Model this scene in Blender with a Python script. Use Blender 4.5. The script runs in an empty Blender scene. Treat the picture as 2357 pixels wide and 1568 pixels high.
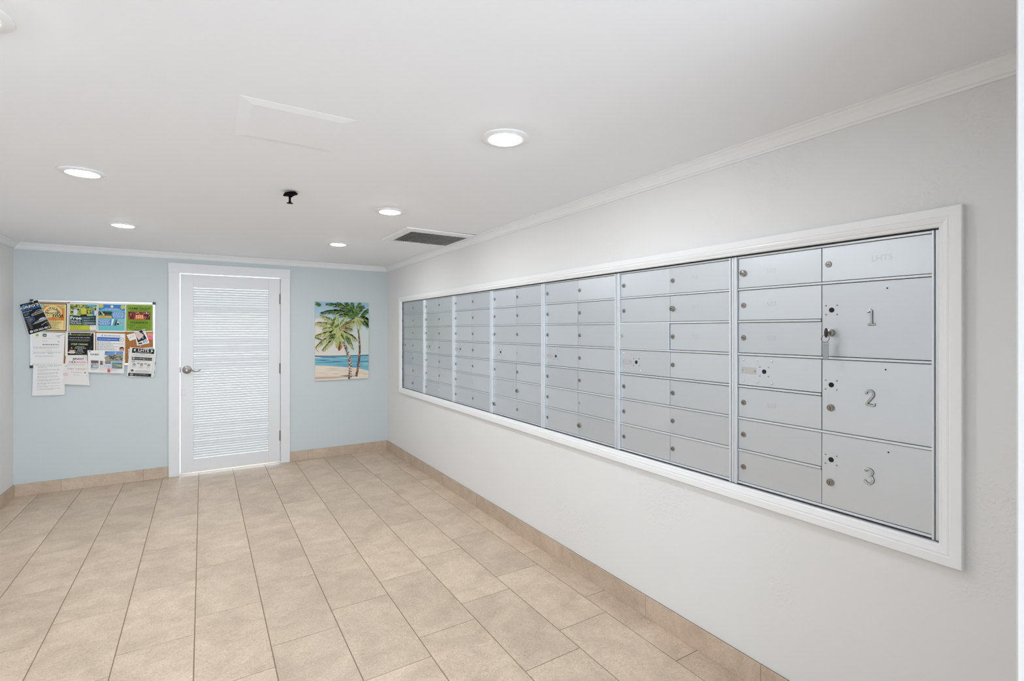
import bpy, bmesh, math, random
from mathutils import Vector, Matrix
random.seed(7)
S = bpy.context.scene
COL = S.collection

# ------------------------------------------------------------------ camera
TH, FPX, CYP, H = 0.5564, 1144.93, 759.45, 1.47      # yaw, focal length (px), horizon row, eye height
cam_d = bpy.data.cameras.new('camera'); cam = bpy.data.objects.new('camera', cam_d); COL.objects.link(cam)
cam.location = (0, 0, H); cam.rotation_euler = (math.pi/2, 0, -TH)
cam_d.sensor_width = 36; cam_d.lens = 36*FPX/2357; cam_d.shift_y = -(784-CYP)/2357
cam_d.clip_start = 0.02; cam_d.clip_end = 200
S.camera = cam
# ------------------------------------------------------------------ world, exposure
w = bpy.data.worlds.new('world'); S.world = w; w.use_nodes = True
bg = w.node_tree.nodes['Background']; bg.inputs[0].default_value = (0.77, 0.885, 1.0, 1); bg.inputs[1].default_value = 6.9
LAMP = 205.0
S.view_settings.view_transform = 'Standard'; S.view_settings.look = 'None'
S.view_settings.gamma = 1; S.view_settings.use_curve_mapping = False
S.view_settings.exposure = 0.05

# ------------------------------------------------------------------ room constants
XW, YW, XL, ZC = 1.935, 6.0236, -1.412, 2.24          # right wall, back wall, left wall, ceiling
YN = -2.6                                              # the room opens to a lobby behind the camera

def ray(u, v):
    a = (u-1178.5)/FPX; b = -(v-CYP)/FPX
    return Vector((math.sin(TH)+a*math.cos(TH), math.cos(TH)-a*math.sin(TH), b))
def rw(u, v, X=XW):
    r = ray(u, v); t = X/r.x; return t*r.y, H+t*r.z
def bw(u, v, Y=YW):
    r = ray(u, v); t = Y/r.y; return t*r.x, H+t*r.z

# ------------------------------------------------------------------ materials
def lin(c):
    c = c/255.0
    return c/12.92 if c <= 0.04045 else ((c+0.055)/1.055)**2.4
def rgb(r, g, b): return (lin(r), lin(g), lin(b), 1)

def mat(name, col, rough=0.5, metal=0.0, spec=0.5, emit=None, estr=0.0):
    m = bpy.data.materials.new(name); m.use_nodes = True
    p = m.node_tree.nodes['Principled BSDF']
    p.inputs['Base Color'].default_value = col; p.inputs['Roughness'].default_value = rough
    p.inputs['Metallic'].default_value = metal; p.inputs['Specular IOR Level'].default_value = spec
    if emit:
        p.inputs['Emission Color'].default_value = emit; p.inputs['Emission Strength'].default_value = estr
    return m
def nodes(m): return m.node_tree.nodes, m.node_tree.links, m.node_tree.nodes['Principled BSDF']

def noise_node(m, scale, detail=4, rough=0.55, dist=0.0, coord='Object', vec=None):
    N, L, p = nodes(m)
    n = N.new('ShaderNodeTexNoise'); n.inputs['Scale'].default_value = scale; n.inputs['Detail'].default_value = detail
    n.inputs['Roughness'].default_value = rough; n.inputs['Distortion'].default_value = dist
    if vec is None:
        tc = N.new('ShaderNodeTexCoord'); L.new(tc.outputs[coord], n.inputs['Vector'])
    else: L.new(vec, n.inputs['Vector'])
    return n
def ramp(m, src, stops):
    N, L, p = nodes(m)
    r = N.new('ShaderNodeValToRGB'); e = r.color_ramp.elements
    e[0].position, e[0].color = stops[0]; e[1].position, e[1].color = stops[-1]
    for pos, c in stops[1:-1]:
        x = e.new(pos); x.color = c
    L.new(src, r.inputs[0]); return r

def plaster(name, col, strength=0.25):
    """painted wall with patches of trowel marks"""
    m = mat(name, col, 0.62, spec=0.3); N, L, p = nodes(m)
    a = noise_node(m, 40, 3, 0.5, 1.4); b = noise_node(m, 2.2, 2, 0.5)
    ra = ramp(m, a.outputs['Fac'], [(0.50, (0,0,0,1)), (0.62, (1,1,1,1)), (0.70, (0.3,0.3,0.3,1))])
    rb = ramp(m, b.outputs['Fac'], [(0.52, (0,0,0,1)), (0.66, (1,1,1,1))])
    mu = N.new('ShaderNodeMath'); mu.operation = 'MULTIPLY'
    L.new(ra.outputs[0], mu.inputs[0]); L.new(rb.outputs[0], mu.inputs[1])
    bu = N.new('ShaderNodeBump'); bu.inputs['Strength'].default_value = strength; bu.inputs['Distance'].default_value = 0.004
    L.new(mu.outputs[0], bu.inputs['Height']); L.new(bu.outputs[0], p.inputs['Normal'])
    return m

def stone(name, c0, c1, c2, rough=0.42, objrand=0.10, scale=5.0):
    m = mat(name, c0, rough); N, L, p = nodes(m)
    oi = N.new('ShaderNodeObjectInfo'); tc = N.new('ShaderNodeTexCoord')
    mul = N.new('ShaderNodeVectorMath'); mul.operation = 'SCALE'; mul.inputs[0].default_value = (37, 21, 13)
    L.new(oi.outputs['Random'], mul.inputs['Scale'])
    add = N.new('ShaderNodeVectorMath'); add.operation = 'ADD'
    L.new(tc.outputs['Object'], add.inputs[0]); L.new(mul.outputs[0], add.inputs[1])
    n1 = noise_node(m, scale, 6, 0.6, 0.8, vec=add.outputs[0])
    n2 = noise_node(m, scale*11, 5, 0.65, 2.2, vec=add.outputs[0])
    r1 = ramp(m, n1.outputs['Fac'], [(0.32, c1), (0.55, c0), (0.72, c2)])
    r2 = ramp(m, n2.outputs['Fac'], [(0.34, (0.80,0.775,0.75,1)), (0.52, (1,1,1,1)), (0.66, (1.12,1.11,1.10,1))])
    mx = N.new('ShaderNodeMix'); mx.data_type = 'RGBA'; mx.blend_type = 'MULTIPLY'; mx.inputs[0].default_value = 1
    L.new(r1.outputs[0], mx.inputs[6]); L.new(r2.outputs[0], mx.inputs[7])
    hv = N.new('ShaderNodeHueSaturation')
    mr = N.new('ShaderNodeMapRange'); mr.inputs[3].default_value = 1-objrand/2; mr.inputs[4].default_value = 1+objrand/2
    L.new(oi.outputs['Random'], mr.inputs[0]); L.new(mr.outputs[0], hv.inputs['Value'])
    L.new(mx.outputs[2], hv.inputs['Color']); L.new(hv.outputs[0], p.inputs['Base Color'])
    bu = N.new('ShaderNodeBump'); bu.inputs['Strength'].default_value = 0.12; bu.inputs['Distance'].default_value = 0.002
    L.new(n2.outputs['Fac'], bu.inputs['Height']); L.new(bu.outputs[0], p.inputs['Normal'])
    return m

def brushed(name, col, rough, metal=1.0, amt=0.06):
    m = mat(name, col, rough, metal); N, L, p = nodes(m)
    tc = N.new('ShaderNodeTexCoord'); mp = N.new('ShaderNodeMapping'); mp.inputs['Scale'].default_value = (1, 160, 3)
    oi = N.new('ShaderNodeObjectInfo')
    L.new(tc.outputs['Object'], mp.inputs['Vector'])
    n = noise_node(m, 3, 3, 0.5, vec=mp.outputs[0])
    mr = N.new('ShaderNodeMapRange'); mr.inputs[3].default_value = rough-amt; mr.inputs[4].default_value = rough+amt
    L.new(n.outputs['Fac'], mr.inputs[0]); L.new(mr.outputs[0], p.inputs['Roughness'])
    hv = N.new('ShaderNodeHueSaturation'); hv.inputs['Color'].default_value = col
    m2 = N.new('ShaderNodeMapRange'); m2.inputs[3].default_value = 0.95; m2.inputs[4].default_value = 1.05
    L.new(oi.outputs['Random'], m2.inputs[0]); L.new(m2.outputs[0], hv.inputs['Value']); L.new(hv.outputs[0], p.inputs['Base Color'])
    return m

M = {}
M['wall'] = plaster('warm_white_wall_paint', (0.775, 0.765, 0.752, 1), 0.32)
M['blue'] = plaster('pale_blue_wall_paint', (0.585, 0.63, 0.637, 1), 0.16)
M['ceil'] = mat('ceiling_paint', (0.905, 0.915, 0.94, 1), 0.75, spec=0.2)
M['trim'] = mat('white_gloss_trim', (0.84, 0.84, 0.84, 1), 0.35)
M['doorp'] = mat('white_door_paint', (0.745, 0.74, 0.742, 1), 0.4)
M['tile'] = stone('beige_stone_tile', (0.61, 0.487, 0.368, 1), (0.50, 0.395, 0.298, 1), (0.67, 0.545, 0.415, 1), objrand=0.15)
M['base'] = stone('tan_stone_skirting', (0.56, 0.440, 0.335, 1), (0.47, 0.360, 0.270, 1), (0.61, 0.49, 0.38, 1), scale=8)
M['grout'] = mat('brown_grout', (0.25, 0.185, 0.13, 1), 0.9)
M['alu'] = brushed('brushed_aluminium', (0.615, 0.645, 0.675, 1), 0.36, 0.6)
M['alu2'] = brushed('bright_aluminium_rail', (0.72, 0.745, 0.77, 1), 0.32, 0.45)
M['dark'] = mat('dark_cavity', (0.012, 0.012, 0.013, 1), 0.9)
M['black'] = mat('black_plastic', (0.012, 0.012, 0.012, 1), 0.4)
M['sprink'] = mat('black_sprinkler_paint', (0.002, 0.002, 0.002, 1), 0.8, spec=0.1)
M['nickel'] = mat('worn_nickel', (0.33, 0.31, 0.28, 1), 0.33, 1.0)
M['numeral'] = mat('polished_numeral', (0.55, 0.56, 0.57, 1), 0.12, 1.0)
M['chrome'] = mat('bright_nickel', (0.75, 0.75, 0.75, 1), 0.2, 1.0)
M['lens'] = mat('lit_lens', (0.9, 0.9, 0.9, 1), 0.5, emit=(0.925, 0.968, 1.0, 1), estr=LAMP)
M['ringw'] = mat('light_ring_white', (0.88, 0.88, 0.89, 1), 0.4)
M['paper'] = mat('white_paper', (0.80, 0.785, 0.77, 1), 0.7, spec=0.2)
M['cork'] = stone('orange_cork', (0.42, 0.175, 0.045, 1), (0.36, 0.14, 0.035, 1), (0.47, 0.21, 0.06, 1), 0.9, 0.0, 40)
M['silver'] = mat('satin_silver_frame', (0.78, 0.78, 0.77, 1), 0.35, 0.5)
M['concrete'] = mat('pale_concrete', (0.75, 0.75, 0.75, 1), 0.9)
M['hinge'] = mat('aged_bronze', (0.16, 0.125, 0.10, 1), 0.4, 0.8)
M['faint'] = mat('worn_grey_lettering', (0.54, 0.555, 0.57, 1), 0.45, 0.6)
M['plate'] = mat('worn_name_plate', (0.50, 0.495, 0.48, 1), 0.45, 0.3)
# slats let a little daylight through
m = mat('white_blind_slat', (0.72, 0.73, 0.735, 1), 0.45); N, L, p = nodes(m)
tr = N.new('ShaderNodeBsdfTranslucent'); tr.inputs[0].default_value = (0.9, 0.93, 0.95, 1)
mx = N.new('ShaderNodeMixShader'); mx.inputs[0].default_value = 0.03
L.new(p.outputs[0], mx.inputs[1]); L.new(tr.outputs[0], mx.inputs[2]); L.new(mx.outputs[0], N['Material Output'].inputs[0])
M['slat'] = m
def thin_glass(name, tint, refl):
    m = mat(name, (1, 1, 1, 1), 0.05); N, L, p = nodes(m)
    t = N.new('ShaderNodeBsdfTransparent'); t.inputs[0].default_value = tint
    g = N.new('ShaderNodeBsdfGlossy'); g.inputs['Roughness'].default_value = 0.05
    x = N.new('ShaderNodeMixShader'); x.inputs[0].default_value = refl
    L.new(t.outputs[0], x.inputs[1]); L.new(g.outputs[0], x.inputs[2]); L.new(x.outputs[0], N['Material Output'].inputs[0])
    return m
M['glass'] = thin_glass('window_glass', (0.93, 0.96, 0.95, 1), 0.07)
M['clear'] = thin_glass('clear_plastic', (0.80, 0.82, 0.84, 1), 0.10)
# printed ink: every polygon of a print carries its own ink colour
m = mat('printed_ink', (1, 1, 1, 1), 0.55, spec=0.25); N, L, p = nodes(m)
at = N.new('ShaderNodeAttribute'); at.attribute_name = 'ink'; L.new(at.outputs['Color'], p.inputs['Base Color'])
M['ink'] = m

# ------------------------------------------------------------------ mesh helpers
class MB:
    def __init__(s): s.v = []; s.f = []; s.m = []; s.c = []
    def add(s, vs, fs, mi=0, col=None):
        o = len(s.v); s.v += [tuple(x) for x in vs]
        for f in fs: s.f.append([i+o for i in f]); s.m.append(mi); s.c.append(col)
        return s
    def box(s, x0, x1, y0, y1, z0, z1, mi=0):
        vs = [(x, y, z) for x in (x0, x1) for y in (y0, y1) for z in (z0, z1)]
        return s.add(vs, [(0,1,3,2), (4,6,7,5), (0,4,5,1), (2,3,7,6), (0,2,6,4), (1,5,7,3)], mi)
    def bbox(s, x0, x1, y0, y1, z0, z1, b=0.001, mi=0):
        bm = bmesh.new(); bmesh.ops.create_cube(bm, size=1)
        for q in bm.verts:
            q.co = Vector(((x0+x1)/2+q.co.x*(x1-x0), (y0+y1)/2+q.co.y*(y1-y0), (z0+z1)/2+q.co.z*(z1-z0)))
        bmesh.ops.bevel(bm, geom=list(bm.edges), offset=b, segments=1, affect='EDGES', profile=0.5)
        bm.verts.index_update()
        s.add([q.co[:] for q in bm.verts], [[q.index for q in f.verts] for f in bm.faces], mi); bm.free(); return s
    def lathe(s, prof, n=24, mi=0, axis='z', org=(0, 0, 0)):
        """prof: (radius, height) pairs, spun about the axis ('z' up, '-x' towards the room from the right wall, '-y' from the back wall)"""
        o = Vector(org); vs = []; fs = []
        for r, h in prof:
            for k in range(n):
                a = 2*math.pi*k/n; c, d = r*math.cos(a), r*math.sin(a)
                vs.append(o+(Vector((c, d, h)) if axis == 'z' else Vector((-h, c, d)) if axis == '-x' else Vector((c, -h, d))))
        for i in range(len(prof)-1):
            for k in range(n):
                k2 = (k+1) % n; fs.append((i*n+k, i*n+k2, (i+1)*n+k2, (i+1)*n+k))
        fs.append(tuple(range(n-1, -1, -1))); fs.append(tuple((len(prof)-1)*n+k for k in range(n)))
        return s.add(vs, fs, mi)
    def tube(s, pts, r, n=10, mi=0, closed=False, sq=(1, 1)):
        pts = [Vector(p) for p in pts]; vs = []; fs = []; N = len(pts)
        up = None
        for i, p in enumerate(pts):
            if closed: t = pts[(i+1) % N]-pts[i-1]
            else: t = pts[min(i+1, N-1)]-pts[max(i-1, 0)]
            t.normalize()
            if up is None:
                up = Vector((0, 0, 1)) if abs(t.z) < 0.9 else Vector((1, 0, 0))
            a = t.cross(up).normalized(); b = a.cross(t).normalized(); up = b
            rr = r[i] if isinstance(r, (list, tuple)) else r
            for k in range(n):
                q = 2*math.pi*k/n; vs.append(p+a*math.cos(q)*rr*sq[0]+b*math.sin(q)*rr*sq[1])
        for i in range(N if closed else N-1):
            j = (i+1) % N
            for k in range(n): fs.append((i*n+k, i*n+(k+1) % n, j*n+(k+1) % n, j*n+k))
        if not closed: fs.append(tuple(range(n-1, -1, -1))); fs.append(tuple((N-1)*n+k for k in range(n)))
        return s.add(vs, fs, mi)
    def mesh(s, name, mats):
        me = bpy.data.meshes.new(name); me.from_pydata(s.v, [], s.f); me.update()
        for x in (mats if isinstance(mats, (list, tuple)) else [mats]): me.materials.append(M[x])
        me.polygons.foreach_set('material_index', s.m)
        bm = bmesh.new(); bm.from_mesh(me)
        if all(c is None for c in s.c): bmesh.ops.recalc_face_normals(bm, faces=bm.faces)
        bm.to_mesh(me); bm.free()
        if any(c is not None for c in s.c):
            at = me.attributes.new('ink', 'FLOAT_COLOR', 'CORNER')
            for p_, c in zip(me.polygons, s.c):
                for li in p_.loop_indices: at.data[li].color = c or (1, 1, 1, 1)
        return me
def smooth(me, ang=0.6):
    me.polygons.foreach_set('use_smooth', [True]*len(me.polygons))
    me.update()
    try: me.set_sharp_from_angle(angle=ang)
    except Exception: pass
    return me
def link(name, me, parent=None, loc=(0, 0, 0), rot=(0, 0, 0)):
    o = bpy.data.objects.new(name, me); COL.objects.link(o); o.location = loc; o.rotation_euler = rot
    if parent: o.parent = parent
    return o
def tag(o, label, cat, group=None, kind=None):
    o['label'] = label; o['category'] = cat
    if group: o['group'] = group
    if kind: o['kind'] = kind
    return o
def build(name, mb, mats, parent=None, loc=(0, 0, 0), rot=(0, 0, 0), sm=False):
    me = mb.mesh(name, mats)
    if sm: smooth(me)
    return link(name, me, parent, loc, rot)
def empty(name, loc): return link(name, None, None, loc)

# ------------------------------------------------------------------ the setting: shell
T = 0.14
OY0, OY1, OZ0, OZ1 = 0.600, 5.566, 0.806, 1.792        # mailbox opening in the right wall
DX0, DX1, DZ1 = -0.197, 0.731, 2.045                    # door opening in the back wall
b = MB()
b.box(XW, XW+T, YN, YW+T, 0, OZ0).box(XW, XW+T, YN, YW+T, OZ1, ZC)  # run behind the camera is unseen, added to cut side light
b.box(XW, XW+T, YN, OY0, OZ0, OZ1).box(XW, XW+T, OY1, YW+T, OZ0, OZ1)
tag(build('wall_right', b, 'wall'), 'warm white plaster wall holding the recessed mailboxes', 'wall', kind='structure')
b = MB(); b.box(XL, DX0, YW, YW+T, 0, ZC).box(DX1, XW, YW, YW+T, 0, ZC).box(DX0, DX1, YW, YW+T, DZ1, ZC)
tag(build('wall_back', b, 'blue'), 'pale blue painted wall around the white door', 'wall', kind='structure')
tag(build('wall_left', MB().box(XL-T, XL, YN, YW+T, 0, ZC), 'wall'), 'warm white side wall beside the bulletin board', 'wall', kind='structure')
b = MB(); b.bbox(1.200, XW, 0.130, 0.2715, 0, ZC, 0.003)  # only the end shows; unseen width shaped by how much light it blocks
tag(build('wall_front', b, 'doorp'), 'white painted end of a short wall by the parcel lockers', 'wall', kind='structure')
tag(build('ceiling', MB().box(XL-T, XW+T, YN, YW+T, ZC, ZC+0.1), 'ceil'), 'flat white ceiling with recessed lights', 'ceiling', kind='structure')
floor = build('floor', MB().box(XL, XW+T, YN, YW+T, -0.06, -0.0025), 'grout')
tag(floor, 'beige stone tile floor laid in staggered rows', 'floor', kind='structure')
tag(build('ground', MB().box(-6, 6, YW+T, YW+8, -0.12, -0.03), 'concrete'), 'pale paving outside the white door', 'ground', kind='structure')

# floor tiles: 0.303 m wide rows running to the back wall, end joints staggered
PW, PL, X0 = 0.20610*H, 0.42185*H, -0.8468*H
yoff = [3.7165, 3.4091, 3.097, 3.2028, 3.7334, 2.9999, 3.1121, 3.2173, 3.3256, 3.4312, 3.1226]
r_ = ray(14, 1200); tY = (H/-r_.z)*r_.y
def tile_mesh(w_, l_):
    b_ = MB(); c = 0.0012; z0, z1 = -0.0025, 0.0
    vs = []
    for zz, k in ((z0, 0), (z1-0.0008, 0), (z1, c)):
        vs += [(k, k, zz), (w_-k, k, zz), (w_-k, l_-k, zz), (k, l_-k, zz)]
    fs = [(8, 9, 10, 11)]
    for q in (0, 4):
        for i in range(4): fs.append((q+i, q+(i+1) % 4, q+4+(i+1) % 4, q+4+i))
    fs.append((3, 2, 1, 0))
    b_.add(vs, fs); return b_.mesh('tile', 'tile')
GX, GY = 0.0042, 0.0034
full = tile_mesh(PW-GX, PL-GY)
for c in range(-1, 11):
    xa = X0+c*PW; xb = xa+PW
    x0 = max(xa+GX/2, XL); x1 = min(xb-GX/2, XW)
    yj = (tY if c < 0 else yoff[c]*H)
    k = math.ceil((YW-yj)/PL)
    y = yj+k*PL
    while y > -0.7:
        y1 = min(y-GY/2, YW); y0 = max(y-PL+GY/2, -0.9)
        isfull = abs((x1-x0)-(PW-GX)) < 1e-4 and abs((y1-y0)-(PL-GY)) < 1e-4
        if y1-y0 > 0.01:
            me = full if isfull else tile_mesh(x1-x0, y1-y0)
            link('tile', me, floor, (x0, y0, 0), (0, 0, 0))
        y -= PL

# baseboards of tile: each length its own piece
BT, BZ = 0.0103, 0.1085
def board_piece(x0, x1, y0, y1, parent):
    b_ = MB().bbox(x0, x1, y0, y1, 0.0, BZ, 0.0012)
    return build('tile', b_, 'base', parent)
g = 0.0015
bbr = build('baseboard_right', MB().box(XW-0.006, XW, 0.2715, YW-0.006, 0, BZ-0.001), 'grout')
tag(bbr, 'tan stone tile skirting below the mailboxes', 'baseboard', kind='structure')
js = [0.2715, 0.5640, 1.1855*0.9975, 1.807*0.9975, 2.43*0.9975, 3.0456*0.9975] + [3.0456*0.9975+0.621*i for i in range(1, 5)] + [YW-0.0]
for a, c in zip(js[:-1], js[1:]): board_piece(XW-BT, XW-0.006, a+g/2, c-g/2-(BT if c == js[-1] else 0), bbr)
bbb = build('baseboard_back', MB().box(XL, -0.292, YW-0.006, YW, 0, BZ-0.001).box(0.830, XW-0.006, YW-0.006, YW, 0, BZ-0.001), 'grout')
tag(bbb, 'tan stone tile skirting on both sides of the white door', 'baseboard', kind='structure')
for seg in ([XL, -1.0949, -0.4913, -0.2905], [0.8275, 1.0169, 1.6239, XW]):
    for a, c in zip(seg[:-1], seg[1:]): board_piece(a+g/2, c-g/2, YW-BT, YW-0.006, bbb)
bbl = build('baseboard_left', MB().box(XL, XL+0.006, YN, YW-BT, 0, BZ-0.001), 'grout')
tag(bbl, 'tan stone tile skirting below the side wall by the bulletin board', 'baseboard', kind='structure')
y = YW-BT
while y > -0.5:
    board_piece(XL+0.006, XL+BT, y-0.61+g, y-g/2, bbl); y -= 0.61

# crown moulding: profile (distance from wall, height), mitred in the corners
CP = [(0, -0.056), (0.007, -0.056), (0.010, -0.049), (0.016, -0.046), (0.020, -0.036), (0.030, -0.022), (0.040, -0.014), (0.044, -0.008), (0.050, -0.006), (0.050, 0), (0, 0)]
def crown(name, f0, f1, label):
    vs = [f0(p_, z) for p_, z in CP]+[f1(p_, z) for p_, z in CP]; n = len(CP)
    fs = [(i, (i+1) % n, n+(i+1) % n, n+i) for i in range(n)]+[tuple(range(n)), tuple(range(2*n-1, n-1, -1))]
    o = build(name, MB().add(vs, fs), 'trim'); tag(o, label, 'crown moulding', kind='structure')
crown('trim_1', lambda p_, z: (XW-p_, 0.2715, ZC+z), lambda p_, z: (XW-p_, YW-p_, ZC+z), 'white crown moulding above the mailboxes')
crown('trim_2', lambda p_, z: (XL+p_, YW-p_, ZC+z), lambda p_, z: (XW-p_, YW-p_, ZC+z), 'white crown moulding on the blue wall above the door')
crown('trim_3', lambda p_, z: (XL+p_, YN, ZC+z), lambda p_, z: (XL+p_, YW-p_, ZC+z), 'white crown moulding on the side wall by the bulletin board')

# moulded casing round the mailboxes, four mitred boards
cas = empty('trim_4', (XW, 3.05, 0.75)); tag(cas, 'white moulded frame around the row of mailboxes', 'frame', kind='structure')
PR = [(0.0, 0.0), (0.0, 0.011), (0.004, 0.0145), (0.011, 0.0150), (0.013, 0.0175), (0.022, 0.0205), (0.028, 0.0195), (0.031, 0.0215), (0.048, 0.0220), (0.056, 0.0220), (0.0585, 0.0190), (0.0585, 0.0)]
iy0, iy1, iz0, iz1 = 0.606, 5.488, 0.8106, 1.7862
def ring(w_, d_): return [(XW-d_, iy0-w_, iz0-w_), (XW-d_, iy1+w_, iz0-w_), (XW-d_, iy1+w_, iz1+w_), (XW-d_, iy0-w_, iz1+w_)]
n = len(PR)
for side in range(4):
    a, c = side, (side+1) % 4
    vs = [ring(*q)[a] for q in PR]+[ring(*q)[c] for q in PR]
    vs = [(x-XW, y-3.05, z-0.75) for x, y, z in vs]
    fs = [(i, (i+1) % n, n+(i+1) % n, n+i) for i in range(n)]+[tuple(range(n)), tuple(range(2*n-1, n-1, -1))]
    build('casing_board', MB().add(vs, fs), 'trim', cas)

# flat casing and jambs of the door
dc = empty('trim_5', (0.27, YW, 0)); tag(dc, 'wide flat white casing around the louvred door', 'door casing', kind='structure')
def dcb(name, *a, bev=0.0015): build(name, MB().bbox(a[0]-0.27, a[1]-0.27, a[2]-YW, a[3]-YW, a[4], a[5], bev), 'doorp', dc)
dcb('casing_board', -0.289, DX0, YW-0.019, YW, 0.0, 2.046)
dcb('casing_board', DX1, 0.826, YW-0.019, YW, 0.0, 2.046)
dcb('head_board', -0.292, 0.829, YW-0.022, YW, 2.046, 2.140)

# ------------------------------------------------------------------ the door
SX0, SX1, SZ0, SZ1, SY, ST = -0.1895, 0.7275, 0.018, 2.0345, YW+0.004, 0.036
PX0, PX1, PZ0, PZ1 = -0.080, 0.612, 0.153, 1.900
door = empty('door_1', ((SX0+SX1)/2, SY, 0)); tag(door, 'white door with a full panel of closed blind slats', 'door', kind='structure')
ox, oy = (SX0+SX1)/2, SY
def dpart(name, b_, mt, sm=False, parent=None): return build(name, b_, mt, parent or door, sm=sm)
def lb(b_, x0, x1, y0, y1, z0, z1, bv=0.0015, mi=0): return b_.bbox(x0-ox, x1-ox, y0-oy, y1-oy, z0, z1, bv, mi)
dpart('door_stile', lb(MB(), SX0, PX0, SY, SY+ST, SZ0, SZ1), 'doorp')
dpart('door_stile', lb(MB(), PX1, SX1, SY, SY+ST, SZ0, SZ1), 'doorp')
dpart('door_rail', lb(MB(), PX0, PX1, SY, SY+ST, PZ1, SZ1), 'doorp')
dpart('door_rail', lb(MB(), PX0, PX1, SY, SY+ST, SZ0, PZ0), 'doorp')
dpart('glass_pane', MB().box(PX0-ox, PX1-ox, 0.026, 0.030, PZ0, PZ1), 'glass')
NS = 68; pitch = (PZ1-PZ0-0.004)/NS
sl = MB(); prof = []
for i in range(7):
    t = i/6-0.5; prof.append((0.0022*(1-4*t*t), t))
def slat_mesh(hh):
    b_ = MB(); x0, x1 = PX0-ox-0.003, PX1-ox+0.003; vs = []; fs = []
    for yy, t in prof:
        y = 0.0115+(-yy)+t*(-0.002); z = t*hh
        vs += [(x0, y, z), (x1, y, z), (x0, y+0.0007, z), (x1, y+0.0007, z)]
    for i in range(6):
        a = i*4; fs += [(a, a+1, a+5, a+4), (a+2, a+6, a+7, a+3), (a, a+4, a+6, a+2), (a+1, a+3, a+7, a+5)]
    fs += [(0, 2, 3, 1), (24, 25, 27, 26)]
    b_.add(vs, fs); me = b_.mesh('slat', 'slat'); return smooth(me)
slm = [slat_mesh(pitch-0.0003-0.0003*q) for q in range(3)]+[slat_mesh(pitch+0.0006)]
for i in range(NS):
    q = 3 if random.random() < 0.07 else random.choice((0, 1, 1, 2))
    link('slat', slm[q], door, (0, 0, PZ0+0.002+pitch*(i+0.5)))
# lever handle
hx, hz = bw(430.5, 851.5, SY); hx -= ox
ros = dpart('rosette', MB().lathe([(0.039, 0.0), (0.040, 0.004), (0.036, 0.010), (0.024, 0.014), (0.013, 0.016), (0.0115, 0.048), (0.014, 0.050), (0.014, 0.058), (0.010, 0.062)], 28, axis='-y', org=(hx, 0, hz)), 'nickel', True)
lv = [(hx, -0.055, hz), (hx+0.025, -0.056, hz+0.004), (hx+0.045, -0.057, hz-0.006), (hx+0.070, -0.058, hz-0.016), (hx+0.095, -0.058, hz-0.014), (hx+0.112, -0.056, hz-0.004), (hx+0.118, -0.054, hz+0.003)]
build('lever', MB().tube(lv, [0.011, 0.010, 0.0085, 0.0075, 0.007, 0.006, 0.004], 10, sq=(1, 0.8)), 'nickel', ros, sm=True)
lx, lz = bw(423, 903, SY)
dpart('latch_cover', lb(MB(), lx-0.015, lx+0.015, SY-0.005, SY, lz-0.032, lz+0.032, 0.003), 'doorp')
dpart('latch_bolt', lb(MB(), SX0-0.006, SX0, SY+0.006, SY+0.028, hz-0.028, hz+0.028), 'hinge')
for v in (688.5, 848, 1003):
    zz = bw(645, v, SY)[1]
    b_ = MB().lathe([(0.004, -0.058), (0.0085, -0.054), (0.0085, 0.054), (0.004, 0.058)], 12, org=(0.7292-ox, -0.0075, zz))
    hg = dpart('hinge', b_, 'hinge', True)
    build('hinge_leaf', MB().box(0.7275-ox-0.002, 0.7275-ox+0.0035, -0.004, 0.0, zz-0.052, zz+0.052), 'hinge', hg)

# ------------------------------------------------------------------ ceiling lights
def ceiling_light(x, y, label, lower=0.0):
    t = tag(empty('recessed_light', (x, y, ZC)), label, 'ceiling light', 'recessed ceiling lights')
    b_ = MB(); pr = [(0.096, 0.0-lower), (0.0965, -0.003-lower), (0.090, -0.0065-lower), (0.066, -0.0075-lower), (0.062, -0.005-lower), (0.0605, -0.001)]
    n_ = 48; vs = []; fs = []
    for r, h in pr:
        for k in range(n_): a = 2*math.pi*k/n_; vs.append((r*math.cos(a), r*math.sin(a), h))
    for i in range(len(pr)-1):
        for k in range(n_): k2 = (k+1) % n_; fs.append((i*n_+k, i*n_+k2, (i+1)*n_+k2, (i+1)*n_+k))
    b_.add(vs, fs); build('trim_ring', b_, 'ringw', t, sm=True)
    build('lens', MB().lathe([(0.0605, -0.001), (0.0600, -0.0065), (0.054, -0.0105), (0.040, -0.0125), (0.02, -0.0135)], 40), 'lens', t, sm=True)
LX = (1.0325, -0.4963); LY = (1.712, 3.163, 4.613)
ceiling_light(LX[0], LY[0], 'lit recessed ceiling light beside the square access panel')
ceiling_light(LX[0], LY[1], 'lit recessed ceiling light just before the slotted air vent')
ceiling_light(LX[0], LY[2], 'lit recessed ceiling light over the floor before the palm canvas')
ceiling_light(LX[1], LY[0], 'lit recessed ceiling light across the access panel from the mailboxes')
ceiling_light(LX[1], LY[1], 'lit recessed ceiling light with a dark gap showing at its ring', 0.003)
ceiling_light(LX[1], LY[2], 'lit recessed ceiling light over the floor before the bulletin board')

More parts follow.
